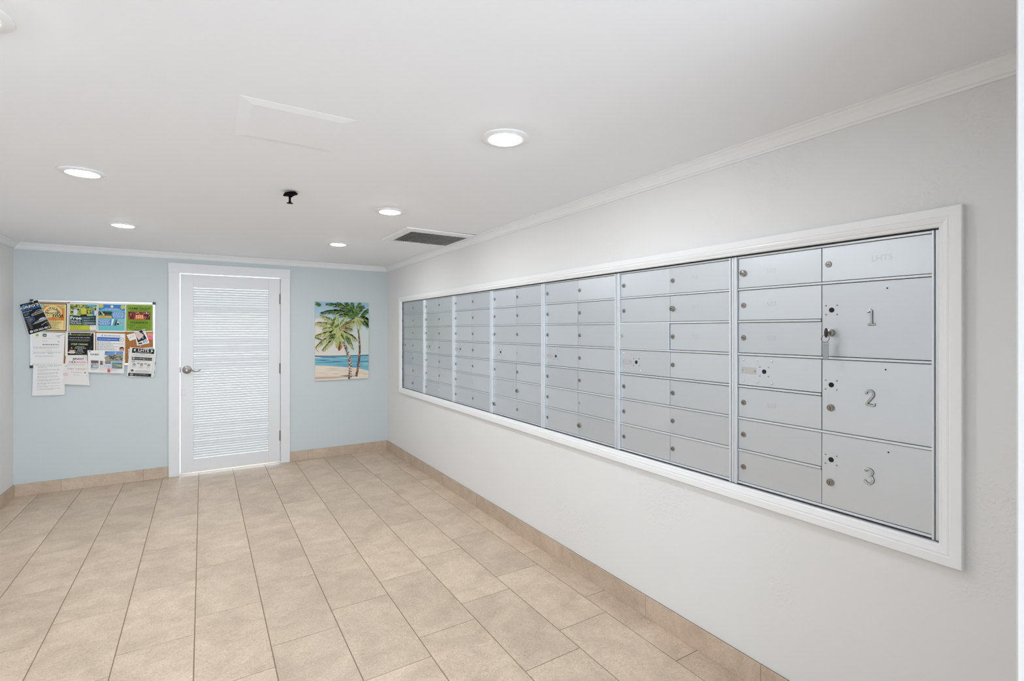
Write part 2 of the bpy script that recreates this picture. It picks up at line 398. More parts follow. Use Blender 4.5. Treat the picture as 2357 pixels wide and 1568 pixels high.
# access panel, sprinkler, air vent
b_ = MB(); vs = []
for x_, y_, z_ in ((0.188, 0.196, 0.0), (0.188, 0.196, -0.0004), (0.150, 0.156, -0.0045)): vs += [(-x_, -y_, z_), (x_, -y_, z_), (x_, y_, z_), (-x_, y_, z_)]
b_.add(vs, [(0, 3, 2, 1), (8, 9, 10, 11)]+[(q+i, q+(i+1) % 4, q+4+(i+1) % 4, q+4+i) for q in (0, 4) for i in range(4)])
ap = tag(build('access_panel', b_, 'ceil', loc=(0.294, 2.052, ZC)), 'square white access panel standing slightly proud of the ceiling', 'access panel')
sp = tag(empty('fire_sprinkler', (0.411, 2.995, ZC)), 'black pendant sprinkler head hanging from the ceiling', 'sprinkler')
b_ = MB(); n_ = 28; pr = [(0.012, 0.0), (0.028, -0.002), (0.038, -0.014), (0.0375, -0.019), (0.022, -0.022), (0.011, -0.026), (0.0055, -0.030)]
b_.lathe(pr, n_); o = build('escutcheon', b_, 'sprink', sp, sm=True); o.rotation_euler = (0.10, -0.22, 0); o.location = (0, 0, -0.004)
build('stem', MB().lathe([(0.006, -0.018), (0.0062, -0.04), (0.0048, -0.05), (0.0068, -0.056), (0.006, -0.064)], 14), 'sprink', sp, sm=True)
b_ = MB(); vs = []; 
for h in (-0.064, -0.0665):
    for k in range(36):
        a = 2*math.pi*k/36; r = 0.0165 if k % 3 else 0.0115; vs.append((r*math.cos(a), r*math.sin(a), h-(0.002 if k % 3 else 0)))
b_.add(vs, [tuple(range(36)), tuple(range(71, 35, -1))]+[(k, (k+1) % 36, 36+(k+1) % 36, 36+k) for k in range(36)])
build('deflector', b_, 'sprink', sp)

vx0, vx1, vy0, vy1 = 1.296, 1.886, 3.570, 4.180
ix0, ix1, iy0_, iy1_ = 1.373, 1.862, 3.680, 4.140
vent = tag(empty('air_vent', (vx0, vy0, ZC)), 'white square ceiling vent with dark slots beside the mailbox wall', 'vent')
vent.rotation_euler = (0, 0.006, 0)
def vb(name, x0, x1, y0, y1, z0, z1, mt, bv=0.0015, parent=None): return build(name, MB().bbox(x0-vx0, x1-vx0, y0-vy0, y1-vy0, z0, z1, bv), mt, parent or vent)
vb('frame_board', vx0, ix0, vy0, vy1, -0.010, 0, 'ringw'); vb('frame_board', ix1, vx1, vy0, vy1, -0.010, 0, 'ringw')
vb('frame_board', ix0, ix1, vy0, iy0_, -0.010, 0, 'ringw'); vb('frame_board', ix0, ix1, iy1_, vy1, -0.010, 0, 'ringw')
vb('duct_cavity', ix0, ix1, iy0_, iy1_, -0.0012, -0.0002, 'dark', 0.0003)
ns = 25; st = (ix1-ix0)/ns
b_ = MB(); L_ = iy1_-iy0_
vs = [(0.0036, 0, -0.0014), (-0.0024, 0, -0.0088), (-0.0014, 0, -0.0094), (0.0048, 0, -0.0020)]
b_.add(vs+[(x, L_, z) for x, _, z in vs], [(0, 1, 2, 3), (7, 6, 5, 4), (0, 4, 5, 1), (1, 5, 6, 2), (2, 6, 7, 3), (3, 7, 4, 0)])
vme = b_.mesh('slat', 'ringw')
for i in range(ns): link('slat', vme, vent, (ix0-vx0+st*(i+0.75), iy0_-vy0, 0))

# ------------------------------------------------------------------ text meshes
_tc = {}
def text_mesh(s, bold=0.0, shear=0.0, spacing=1.0):
    k = (s, bold, shear, spacing)
    if k not in _tc:
        cu = bpy.data.curves.new('t', 'FONT'); cu.body = s; cu.offset = bold; cu.shear = shear; cu.resolution_u = 3; cu.space_character = spacing
        o = bpy.data.objects.new('t', cu); COL.objects.link(o)
        dg = bpy.context.evaluated_depsgraph_get(); me = o.evaluated_get(dg).to_mesh()
        vs = [v_.co.xy[:] for v_ in me.vertices]; fs = [list(p_.vertices) for p_ in me.polygons]
        o.evaluated_get(dg).to_mesh_clear(); bpy.data.objects.remove(o); bpy.data.curves.remove(cu)
        xs = [a for a, _ in vs]; ys = [c for _, c in vs]
        w_ = max(xs)-min(xs); h_ = max(ys)-min(ys)
        vs = [((a-min(xs))/w_, (c-min(ys))/h_) for a, c in vs]
        _tc[k] = (vs, fs, w_/h_)
    return _tc[k]

# ------------------------------------------------------------------ mailboxes
XD, XST = 1.952, 1.940                                    # door faces, stile faces
UW, UY0, UZ0, UZ1 = 0.7067, 0.612, 0.812, 1.782
sD = XD/XW
zt = [H+(z-H)*sD for z in (1.7711, 1.6456, 1.6361, 1.5097, 1.5004, 1.3728, 1.3627, 1.2373, 1.2267, 1.1017, 1.0923, 0.9662, 0.9568, 0.8292)]
rows = [(zt[2*i+1], zt[2*i]) for i in range(7)]           # bottom, top of each row
SW = 0.0185
yN, yM, yF = SW+0.0015, UW*0.4935, UW-SW-0.0015            # near edge, split, far edge of the doors (unit-local)
def door_mesh(w_, h_):
    return MB().bbox(0, 0.003, -w_/2, w_/2, -h_/2, h_/2, 0.0006).mesh('mailbox_door', 'alu')
_dm = {}
def dmesh(w_, h_):
    k = (round(w_, 4), round(h_, 4))
    if k not in _dm: _dm[k] = door_mesh(w_, h_)
    return _dm[k]
def lock_mesh(r, hgt, body, plug, horizontal=True):
    b_ = MB()
    b_.lathe([(r*1.02, 0), (r*1.02, hgt*0.5), (r*0.92, hgt), (r*0.72, hgt), (r*0.68, hgt*0.72), (r*0.62, hgt*0.72)], 24, 0, '-x')
    b_.lathe([(r*0.62, hgt*0.70), (r*0.60, hgt*0.95), (r*0.5, hgt*1.0)], 20, 1, '-x')
    x = -hgt*1.0
    if horizontal: b_.box(x-0.0003, x+0.001, -r*0.42, r*0.42, -r*0.10, r*0.10, 2)
    else: b_.box(x-0.0003, x+0.001, -r*0.10, r*0.10, -r*0.42, r*0.42, 2)
    return smooth(b_.mesh('cam_lock', [body, plug, 'dark']), 0.5)
LK = lock_mesh(0.0112, 0.004, 'nickel', 'nickel'); LKB = lock_mesh(0.0135, 0.011, 'nickel', 'nickel')
LKS = lock_mesh(0.0095, 0.004, 'chrome', 'chrome', False); LKV = lock_mesh(0.0112, 0.004, 'nickel', 'nickel', False)
LKP = lock_mesh(0.0130, 0.006, 'nickel', 'nickel', False)
BOLT = smooth(MB().lathe([(0.0049, 0), (0.0047, 0.0015), (0.0032, 0.0032), (0.0011, 0.0038)], 14, axis='-x').mesh('bolt', 'chrome'))
SCREW = smooth(MB().lathe([(0.0034, 0), (0.0031, 0.0010), (0.0012, 0.0022)], 10, axis='-x').mesh('screw', 'nickel'))
HOLE = MB().lathe([(0.0092, 0), (0.0092, 0.0007), (0.0086, 0.0008)], 24, axis='-x').mesh('arrow_lock', 'dark')
PIN = MB().lathe([(0.0028, 0), (0.0026, 0.0006)], 12, axis='-x').mesh('peg_hole', 'dark')
PLATE = MB().bbox(-0.0012, 0, -0.0325, 0.0325, -0.0135, 0.0135, 0.0004).mesh('name_plate', 'plate')
rail_full = MB().bbox(-0.005, 0.006, 0, UW-2*SW, -0.0040, 0.0040, 0.0012).mesh('rail', 'alu2')
rail_half = MB().bbox(-0.005, 0.006, 0, yF-yM-0.001, -0.0040, 0.0040, 0.0012).mesh('rail', 'alu2')
def stile(far):
    """ridge next to the doors, then a shallow flange out to the neighbouring unit"""
    b_ = MB(); d = XST-XD; z1 = UZ1-UZ0
    r0, r1, f0, f1 = (UW-0.0185, UW-0.0105, UW-0.0092, UW-0.0006) if far else (0.0110, 0.0175, 0.0006, 0.0097)
    b_.bbox(d, 0.02, r0, r1, 0.0, z1, 0.0012).bbox(d+0.006, 0.02, f0, f1, 0.0, z1, 0.0008)
    return b_.mesh('stile', 'alu2')
STN, STF = stile(False), stile(True)
BODY = MB().box(0.0045, 0.36, 0.001, UW-0.001, 0.0, UZ1-UZ0).mesh('cabinet_body', 'dark')
ORD = ['closest to the palm canvas', 'second from the palm canvas end', 'third from the palm canvas end', 'in the middle of the seven',
       'next but one to the parcel lockers', 'next to the one with numbered parcel lockers', None]
special = {  # (unit from the far end, row, column): lock kind
    (1, 6, 'R'): LKS, (2, 5, 'R'): LKS, (3, 3, 'R'): LKS, (3, 5, 'L'): LKS, (3, 5, 'R'): LKB, (3, 6, 'L'): LKB, (0, 6, 'R'): LKB,
    (4, 5, 'R'): LKS, (4, 6, 'R'): LKB, (5, 1, 'R'): LKB, (5, 2, 'L'): LKS, (6, 0, 'L'): LKB, (0, 2, 'L'): LKS,
    (6, 4, 'L'): LKV, (5, 4, 'L'): LKV, (5, 5, 'L'): LKV, (4, 4, 'L'): LKV, (4, 6, 'L'): LKV}
def numbering(s_, door_o, y, z, h_, mt='faint'):
    vs, fs, asp = text_mesh(s_, 0.0); w_ = h_*asp
    b_ = MB().add([(-0.0003, y-(a-0.5)*w_, z+(c-0.5)*h_) for a, c in vs], fs, 0)
    build('box_number', b_, mt, door_o)
def P_loc(u, v, un, X=XD):
    y, z = rw(u, v, X); return y-un.location.y, z-un.location.z
units = []
for k in range(7):                                        # k = 0 is the far unit, 6 the near one
    y0 = UY0+UW*(6-k)
    lab = 'aluminium mailbox unit with three numbered parcel lockers' if k == 6 else 'aluminium mailbox unit of fourteen doors, '+ORD[k]
    un = tag(empty('mailbox_unit', (XD, y0, UZ0)), lab, 'mailboxes', 'row of mailbox units in the wall'); units.append(un)
    link('cabinet_body', BODY, un)
    link('stile', STN, un); link('stile', STF, un)
    for i in range(8):
        z = (rows[i][1]+0.0045 if i == 0 else rows[6][0]-0.0045 if i == 7 else (rows[i-1][0]+rows[i][1])/2)-UZ0
        if k == 6 and i in (2, 4, 6): link('rail', rail_half, un, (0, yM+0.001, z))
        else: link('rail', rail_full, un, (0, SW, z))
    for i, (zb, ztp) in enumerate(rows):
        for colm in ('L', 'R'):                           # L = far column, R = near column
            ya, yb = (yM+0.001, yF) if colm == 'L' else (yN, yM-0.001)
            if k == 6 and colm == 'R' and i > 0:
                if i not in (1, 3, 5): continue
                zlo = rows[i+1][0]+0.0012
            else: zlo = zb+0.0012
            zhi = ztp-0.0012
            w_, h_ = yb-ya, zhi-zlo; yc, zc = (ya+yb)/2, (zlo+zhi)/2-UZ0
            d = link('mailbox_door', dmesh(w_, h_), un, (random.uniform(-0.0006, 0.0004), yc, zc), (0, random.uniform(-0.006, 0.006), random.uniform(-0.005, 0.005)))
            if k == 5 and i == 2 and colm == 'L': d.data = MB().bbox(0, 0.0105, -w_/2-0.005, w_/2+0.005, -h_/2-0.002, h_/2+0.002, 0.0006).mesh('mailbox_door', 'alu'); d.location = (-0.007, yc+0.005, zc); d.rotation_euler = (0, 0, 0)
            master = (i == 3 and colm == 'L')
            if k == 6 and colm == 'R' and i > 0:
                px = {1: ((1914.3, 713.9), (1914, 766.4), (2005.8, 730.5), (2042.5, 663.4)), 3: ((1913.4, 886.2), (1912.5, 938.8), (2002.7, 916.5), (2038.4, 851.2)), 5: ((1913.4, 1058.4), (1911.8, 1110), (2001, 1097), (2044.8, 1041.5))}[i]
                q = [P_loc(*p_, un) for p_ in px]; q = [(a-yc, c-zc) for a, c in q]
                a = link('arrow_lock', HOLE, d, (0, q[0][0], q[0][1]))
                for dy in (-0.0185, 0.0195):
                    for dz in (-0.0165, 0.0165): link('screw', SCREW, d, (0, q[0][0]+dy, q[0][1]+dz))
                link('cam_lock', LKP, d, (0, q[1][0], q[1][1]))
                link('peg_hole', PIN, d, (0, q[3][0], q[3][1]))
                num = {1: '1', 3: '2', 5: '3'}[i]
                strokes = {'1': [[(-0.011, 0.0195), (-0.007, 0.0195), (-0.002, 0.0245), (0.0005, 0.0250)], [(0.0012, 0.0250), (0.0012, 0.012), (0.0012, -0.012), (0.0012, -0.0238)], [(-0.0105, -0.0245), (0, -0.0245), (0.0135, -0.0245)]],
                           '2': [[(-0.0105, 0.0125), (-0.0115, 0.0165), (-0.008, 0.0225), (-0.001, 0.0250), (0.0065, 0.0232), (0.0108, 0.0175), (0.0105, 0.0100), (0.006, 0.0015), (-0.001, -0.0075), (-0.0075, -0.0165), (-0.0112, -0.0242)], [(-0.0112, -0.0242), (-0.003, -0.0232), (0.006, -0.0245), (0.0125, -0.0235), (0.0130, -0.0165)]],
                           '3': [[(-0.0110, 0.0160), (-0.0085, 0.0218), (-0.002, 0.0250), (0.0055, 0.0238), (0.0100, 0.0185), (0.0092, 0.0100), (0.0040, 0.0045), (-0.0020, 0.0030)], [(-0.0020, 0.0030), (0.0060, 0.0015), (0.0112, -0.0050), (0.0115, -0.0140), (0.0065, -0.0220), (-0.001, -0.0250), (-0.0085, -0.0228), (-0.0118, -0.0165), (-0.0105, -0.0125)]]}[num]
                b_ = MB()
                for s_ in strokes:
                    # smooth the stroke, then sweep a flattened round section
                    pts = [Vector((0, -a_, c_)) for a_, c_ in s_]; sm_ = []
                    for j in range(len(pts)-1):
                        p0, p1, p2, p3 = pts[max(j-1, 0)], pts[j], pts[j+1], pts[min(j+2, len(pts)-1)]
                        for t in (0, 0.25, 0.5, 0.75): sm_.append(0.5*((2*p1)+(p2-p0)*t+(2*p0-5*p1+4*p2-p3)*t*t+(3*p1-p0-3*p2+p3)*t**3))
                    sm_.append(pts[-1])
                    b_.tube([x_+Vector((-0.0026, 0, 0)) for x_ in sm_], [0.0026]+[0.0036]*(len(sm_)-2)+[0.0026], 10, 0)
                    # black rim, colour standing in for the dark edge reflection of the polished numeral
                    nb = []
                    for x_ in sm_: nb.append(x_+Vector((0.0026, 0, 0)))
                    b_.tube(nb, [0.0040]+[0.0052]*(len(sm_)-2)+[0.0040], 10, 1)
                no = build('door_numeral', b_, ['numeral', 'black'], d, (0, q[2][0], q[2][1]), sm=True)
            elif master:
                def at_(u, v):
                    a_, c_ = P_loc(u, v, units[-1]) if k == 6 else (0, 0)
                    return a_, c_
                offs = [(0.0255, -0.0265), (-0.0235, -0.0265), (-0.0750, -0.0265)]
                fy = yF-yc                                # far edge of the door, local
                ar = link('arrow_lock', HOLE, d, (0, fy-0.1145, 0.0))
                for dy in (-0.0185, 0.0185):
                    for dz in (-0.0185, 0.0185): link('screw', SCREW, d, (0, fy-0.1145+dy, dz))
                for oy_ in (0.0240, 0.0850, 0.1470):
                    for dz in (-0.0450, 0.0450): link('bolt', BOLT, d, (0, fy-oy_, dz))
                if k != 3:
                    pl = link('name_plate', PLATE, d, (0, fy-0.0470, 0.0))
                    for dy in (-0.0275, 0.0275): link('screw', SCREW, pl, (-0.0012, dy, 0))
            else:
                kind = special.get((k, i, colm), LK)
                link('cam_lock', kind, d, (0, (w_/2-0.0235) if colm == 'L' else (w_/2-0.0225 if k == 6 else w_/2-0.0165), 0.0), (random.uniform(-0.3, 0.3), 0, 0))
            if k == 6:
                if colm == 'R' and i == 0: numbering('LHTS', d, -0.028, 0.004, 0.0195)
                if colm == 'L' and i in (0, 1, 2): numbering(('506', '507', '508')[i], d, 0.022, 0.001, 0.0195)
                if colm == 'L' and i in (4,): numbering('509', d, 0.022, 0.001, 0.0195)
            if k == 5 and colm == 'R' and i in (0, 1): numbering(('710', '711')[i], d, 0.020, 0.004, 0.0185)
            if k == 5 and colm == 'R' and i == 2: numbering('712', d, 0.020, 0.002, 0.0185)
# bent bit of red tape on a rail of the middle unit
# key left in the lock of parcel door 1
ky, kz = rw(1914, 766.4, XD)
kr = tag(empty('key_ring', (XD, ky, kz)), 'black headed key with ring and clear tag left in parcel locker lock', 'keys')
b_ = MB().lathe([(0.0115, 0.006), (0.0115, 0.016), (0.0085, 0.017), (0.0085, 0.020)], 20, 0, '-x')
build('lock_collar', b_, 'nickel', kr, sm=True)
b_ = MB(); bx = 0.0385
b_.tube([(-0.018, 0, 0), (-0.028, 0, 0)], [0.0032, 0.0032], 8, sq=(1, 0.5))
vs = []; 
for yy in (-0.0014, 0.0014):
    for q in range(20):
        a = 2*math.pi*q/20; vs.append((-bx+0.0095*math.cos(a), yy*1.6, (0.0150-0.0022*math.cos(2*a))*math.sin(a)))
b_.add(vs, [tuple(range(20)), tuple(range(39, 19, -1))]+[(q, (q+1) % 20, 20+(q+1) % 20, 20+q) for q in range(20)])
build('key', b_, 'black', kr)
rc = Vector((-0.0405, 0.002, -0.0205))
build('split_ring', MB().tube([rc+Vector((0.004*math.sin(q*math.pi/14), 0.0135*math.cos(q*math.pi/14), 0.0135*math.sin(q*math.pi/14))) for q in range(28)], 0.0012, 6, closed=True), 'hinge', kr, sm=True)
tg = build('tag', MB().bbox(-0.0435, -0.0385, -0.0105, 0.0105, -0.098, -0.0315, 0.0015), 'clear', kr)
build('paper_insert', MB().box(-0.0416, -0.0404, -0.0075, 0.0075, -0.095, -0.038), 'plate', tg)

# ------------------------------------------------------------------ flat prints (flyers and canvas)
class Print:
    def __init__(s, P, Y, step=0.00012, nrm=-1):
        s.P, s.b, s.n, s.step = P, MB(), 0, step
    def put(s, uv, fs, c):
        s.n += 1
        vs = []
        fs = [f if sum(uv[f[i]][0]*uv[f[(i+1) % len(f)]][1]-uv[f[(i+1) % len(f)]][0]*uv[f[i]][1] for i in range(len(f))) <= 0 else list(f)[::-1] for f in fs]
        for u, v in uv:
            p_ = s.P(u, v); vs.append((p_[0], p_[1]-0.0004-s.n*s.step, p_[2]))
        s.b.add(vs, fs, 0, c); return s
    def batch(s, polys):
        s.n += 1
        for j, (uv, c) in enumerate(polys):
            if sum(a[0]*b_[1]-b_[0]*a[1] for a, b_ in zip(uv, uv[1:]+uv[:1])) > 0: uv = uv[::-1]   # all face the room
            s.b.add([(q[0], q[1]-0.0004-s.n*s.step-(j % 8)*s.step/9, q[2]) for q in (s.P(u, v) for u, v in uv)], [tuple(range(len(uv)))], 0, c)
        return s
    def rect(s, u0, v0, u1, v1, c): return s.put([(u0, v0), (u1, v0), (u1, v1), (u0, v1)], [(0, 1, 2, 3)], c)
    def poly(s, pts, c): return s.put(pts, [tuple(range(len(pts)))], c)
    def ell(s, u, v, ru, rv, c, n=24): return s.poly([(u+ru*math.cos(2*math.pi*k/n), v+rv*math.sin(2*math.pi*k/n)) for k in range(n)], c)
    def hoop(s, u, v, ru, rv, t, c, n=28):
        pts = [(u+ru*q*math.cos(2*math.pi*k/n), v+rv*q*math.sin(2*math.pi*k/n)) for q in (1, 1-t) for k in range(n)]
        return s.put(pts, [(k, (k+1) % n, n+(k+1) % n, n+k) for k in range(n)], c)
    def text(s, t, u0, v0, u1, v1, c, bold=0.0, shear=0.0):
        vs, fs, _ = text_mesh(t, bold, shear)
        return s.put([(u0+a*(u1-u0), v1-b_*(v1-v0)) for a, b_ in vs], fs, c)
    def arc(s, t, cu, cv, r0, r1, a0, a1, c, bold=0.0, asp=1.0):
        vs, fs, _ = text_mesh(t, bold); pts = []
        for a, b_ in vs:
            an = a0+(a1-a0)*a; r = r0+(r1-r0)*b_
            pts.append((cu+r*math.sin(an), cv-r*asp*math.cos(an)))
        return s.put(pts, fs, c)
    def lines(s, u0, v0, u1, n, dv, h, c, last=0.6, rnd=0.15):
        """lines of print too small to read: rows of word-long dashes"""
        uv = []; fs = []
        for i in range(n):
            u = u0; end = u0+(u1-u0)*(last if i == n-1 else 1-random.random()*rnd)
            while u < end-0.01:
                l_ = min(random.uniform(0.03, 0.10), end-u); v = v0+i*dv; o = len(uv)
                uv += [(u, v), (u+l_, v), (u+l_, v+h), (u, v+h)]; fs.append((o, o+1, o+2, o+3)); u += l_+0.014
        return s.put(uv, fs, c)
    def build(s, name, parent): return build(name, s.b, 'ink', parent)

YP = 6.003
def flyer(name, label, cat, quad, y, tilt=0.0, col=None, group='papers on the bulletin board', radius=0):
    cs = [bw(*q, YP) for q in quad]                     # TL, TR, BR, BL on the board face
    ctr = Vector((sum(c[0] for c in cs)/4, y, min(c[1] for c in cs)))
    def P(u, v):
        (ax, az), (bx_, bz), (cx, cz), (dx, dz) = cs
        x = (ax*(1-u)+bx_*u)*(1-v)+(dx*(1-u)+cx*u)*v; z = (az*(1-u)+bz*u)*(1-v)+(dz*(1-u)+cz*u)*v
        return Vector((x, y-tilt*v, z))-ctr
    b_ = MB(); vs = [P(0, 0), P(1, 0), P(1, 1), P(0, 1)]
    vs += [q+Vector((0, -0.0004, 0)) for q in vs]
    b_.add(vs, [(0, 1, 2, 3), (7, 6, 5, 4), (0, 4, 5, 1), (1, 5, 6, 2), (2, 6, 7, 3), (3, 7, 4, 0)], 0, col or rgb(232, 230, 227))
    o = build(name, b_, 'ink', loc=ctr); tag(o, label, cat, group)
    pr_ = Print(P, y); pr_.rect(0.001, 0.001, 0.999, 0.999, col or rgb(232, 230, 227))
    return o, pr_

# board: silver frame, cork face, black corner caps
bx0, bz1 = bw(69, 694, YP); bx1, _ = bw(357, 700, YP); _, bz0 = bw(290, 841, YP)
bz1 = 1.738; bz0 = 1.133
brd = tag(empty('bulletin_board', ((bx0+bx1)/2, YW, bz0)), 'cork bulletin board in a silver frame with black corners', 'bulletin board')
cx_ = (bx0+bx1)/2
def bp(name, x0, x1, z0, z1, y0, y1, mt, bv=0.001): return build(name, MB().bbox(x0-cx_, x1-cx_, y0-YW, y1-YW, z0-bz0, z1-bz0, bv), mt, brd)
fw = 0.017
bp('cork_panel', bx0+fw, bx1-fw, bz0+fw, bz1-fw, YW-0.013, YW, 'cork')
bp('frame_rail', bx0, bx1, bz1-fw, bz1, YW-0.017, YW, 'silver'); bp('frame_rail', bx0, bx1, bz0, bz0+fw, YW-0.017, YW, 'silver')
bp('frame_rail', bx0, bx0+fw, bz0+fw, bz1-fw, YW-0.017, YW, 'silver'); bp('frame_rail', bx1-fw, bx1, bz0+fw, bz1-fw, YW-0.017, YW, 'silver')
for X_ in (bx0, bx1):
    for Z_ in (bz0, bz1):
        b_ = MB(); sx = 1 if X_ == bx0 else -1; sz = 1 if Z_ == bz0 else -1
        xa, xb = sorted((X_-sx*0.003, X_+sx*0.022)); za, zb = sorted((Z_-sz*0.003, Z_+sz*0.022))
        bp('corner_cap', xa, xb, za, zb, YW-0.019, YW, 'black', 0.003)

WH = rgb(236, 234, 231); BK = rgb(14, 14, 14); GR = rgb(158, 157, 155); LG = rgb(190, 188, 185)
B0 = YW-0.0148                                            # front of the cork, where the papers lie
# white letter
o, p_ = flyer('letter_page', 'white letter with small green logos above a typed notice page', 'paper', [(74.5, 764), (149.5, 766), (146, 837), (74, 838)], B0-0.0030, 0.002)
p_.ell(0.145, 0.10, 0.045, 0.04, rgb(168, 180, 70)).lines(0.06, 0.17, 0.24, 1, 0.03, 0.008, LG)
p_.rect(0.31, 0.05, 0.43, 0.145, rgb(40, 90, 30)).text('LH', 0.335, 0.075, 0.405, 0.12, WH, 0.02)
p_.poly([(0.70, 0.11), (0.90, 0.07), (0.98, 0.03), (0.97, 0.05), (0.86, 0.105), (0.72, 0.125)], rgb(165, 175, 168)).rect(0.77, 0.135, 0.85, 0.155, rgb(150, 160, 80))
p_.lines(0.31, 0.19, 0.85, 1, 0.03, 0.007, LG, 1).lines(0.31, 0.28, 0.46, 1, 0.03, 0.01, GR, 1).rect(0.79, 0.285, 0.83, 0.31, rgb(200, 90, 90))
p_.lines(0.31, 0.385, 0.84, 1, 0.03, 0.018, rgb(60, 60, 60), 1).lines(0.03, 0.465, 0.95, 3, 0.021, 0.006, GR, 0.65).lines(0.39, 0.575, 0.63, 1, 0.03, 0.009, LG, 1)
p_.lines(0.03, 0.625, 0.95, 3, 0.021, 0.006, GR, 0.4).rect(0.48, 0.665, 0.64, 0.680, rgb(150, 190, 200)).lines(0.10, 0.745, 0.72, 2, 0.021, 0.006, GR, 0.95)
p_.build('printed_design', o)
# typed notice hanging below the board
o, p_ = flyer('notice_page', 'white typed page hanging below the letter, off the board edge', 'paper', [(76.5, 838.5), (149.5, 837), (148.5, 909), (73.5, 911.5)], B0-0.0050, -0.004)
p_.text('House Info Email', 0.08, 0.02, 0.90, 0.065, rgb(120, 140, 150), -0.01)
v = 0.09
for n_ in (2, 3, 3, 3, 3, 3, 2, 2):
    p_.lines(0.14, v, 0.88, n_, 0.026, 0.008, GR, random.uniform(0.3, 0.75)); v += 0.026*n_+0.028
p_.build('printed_design', o)
# line dancing flyer
o, p_ = flyer('dance_flyer', 'yellow and orange dance flyer with a thick black border', 'flyer', [(88, 697), (158, 698.5), (157, 763.5), (86, 763.5)], B0-0.0032)
p_.rect(0, 0.012, 0.945, 0.985, rgb(24, 18, 16))
YE = rgb(236, 214, 150); ORG = rgb(222, 138, 66)
p_.rect(0.035, 0.04, 0.915, 0.955, YE).rect(0.08, 0.085, 0.865, 0.93, ORG)
p_.ell(0.47, 0.34, 0.31, 0.25, YE, 36).rect(0.13, 0.60, 0.845, 0.925, YE).poly([(0.10, 0.61), (0.10, 0.54), (0.45, 0.50), (0.70, 0.545), (0.865, 0.52), (0.865, 0.61)], ORG)
p_.arc('OUTALINE', 0.47, 0.40, 0.165, 0.262, -1.28, 1.28, BK, 0.02, 1.0)
p_.text('DANCERS', 0.20, 0.325, 0.74, 0.395, BK, 0.02)
p_.ell(0.15, 0.12, 0.065, 0.065, rgb(90, 165, 165)).ell(0.15, 0.12, 0.035, 0.04, rgb(190, 200, 170))
p_.poly([(0.70, 0.06), (0.89, 0.05), (0.88, 0.17), (0.84, 0.15), (0.79, 0.18), (0.71, 0.15)], YE).lines(0.72, 0.075, 0.86, 3, 0.03, 0.014, rgb(110, 90, 50), 0.8)
p_.ell(0.40, 0.44, 0.12, 0.06, rgb(226, 205, 145))
for q in range(5):                                        # a row of dancing silhouettes
    u = 0.50+q*0.075; s_ = random.uniform(-0.02, 0.02)
    p_.ell(u+s_, 0.405, 0.014, 0.016, BK, 10).poly([(u-0.018, 0.42), (u+0.022, 0.425), (u+0.016, 0.47), (u-0.014, 0.47)], BK)
    p_.poly([(u-0.014, 0.465), (u+0.002, 0.465), (u-0.022, 0.525), (u-0.034, 0.52)], BK).poly([(u, 0.465), (u+0.016, 0.465), (u+0.036, 0.515), (u+0.024, 0.525)], BK).poly([(u-0.012, 0.425), (u-0.045, 0.405), (u-0.048, 0.415), (u-0.014, 0.44)], BK)
p_.ell(0.31, 0.435, 0.018, 0.014, BK, 10).ell(0.38, 0.425, 0.013, 0.01, BK, 10)
for q in range(14): p_.ell(random.uniform(0.35, 0.88), random.uniform(0.53, 0.59), 0.006, 0.010, rgb(120, 70, 40), 8)
for q, (a, c) in enumerate(((0.30, 0.62), (0.24, 0.78), (0.24, 0.77), (0.30, 0.70), (0.33, 0.66), (0.36, 0.62), (0.36, 0.68), (0.38, 0.6), (0.30, 0.70), (0.28, 0.72))):
    p_.lines(a, 0.625+q*0.031, c, 1, 0.03, 0.012, rgb(150, 132, 86), 1)
p_.build('printed_design', o)
# black car flyer, tilted over the corner of the board
o, p_ = flyer('car_wash_flyer', 'black flyer with car photos tilted over the board corner', 'flyer', [(44.5, 701), (86.5, 690), (121, 756.5), (66, 772)], YW-0.0240, -0.003, rgb(225, 223, 220))
p_.rect(0.02, 0.012, 0.985, 0.985, BK)
BL = rgb(60, 140, 215)
p_.poly([(0.03, 0.09), (0.18, 0.045), (0.36, 0.06), (0.55, 0.075), (0.36, 0.075), (0.20, 0.07), (0.28, 0.085)], BL)
p_.poly([(0.20, 0.03), (0.45, 0.025), (0.80, 0.055), (0.45, 0.035)], rgb(110, 130, 150))
p_.text("GREG'S", 0.03, 0.095, 0.955, 0.175, WH, 0.025, 0.12).text('AUTO DETAIL', 0.02, 0.185, 0.985, 0.245, BL, 0.02, 0.3)
p_.lines(0.05, 0.268, 0.50, 1, 0.02, 0.014, rgb(215, 200, 195), 1).text('BETTER', 0.05, 0.290, 0.36, 0.318, BL, 0.0).lines(0.08, 0.335, 0.34, 3, 0.022, 0.014, rgb(130, 130, 130))
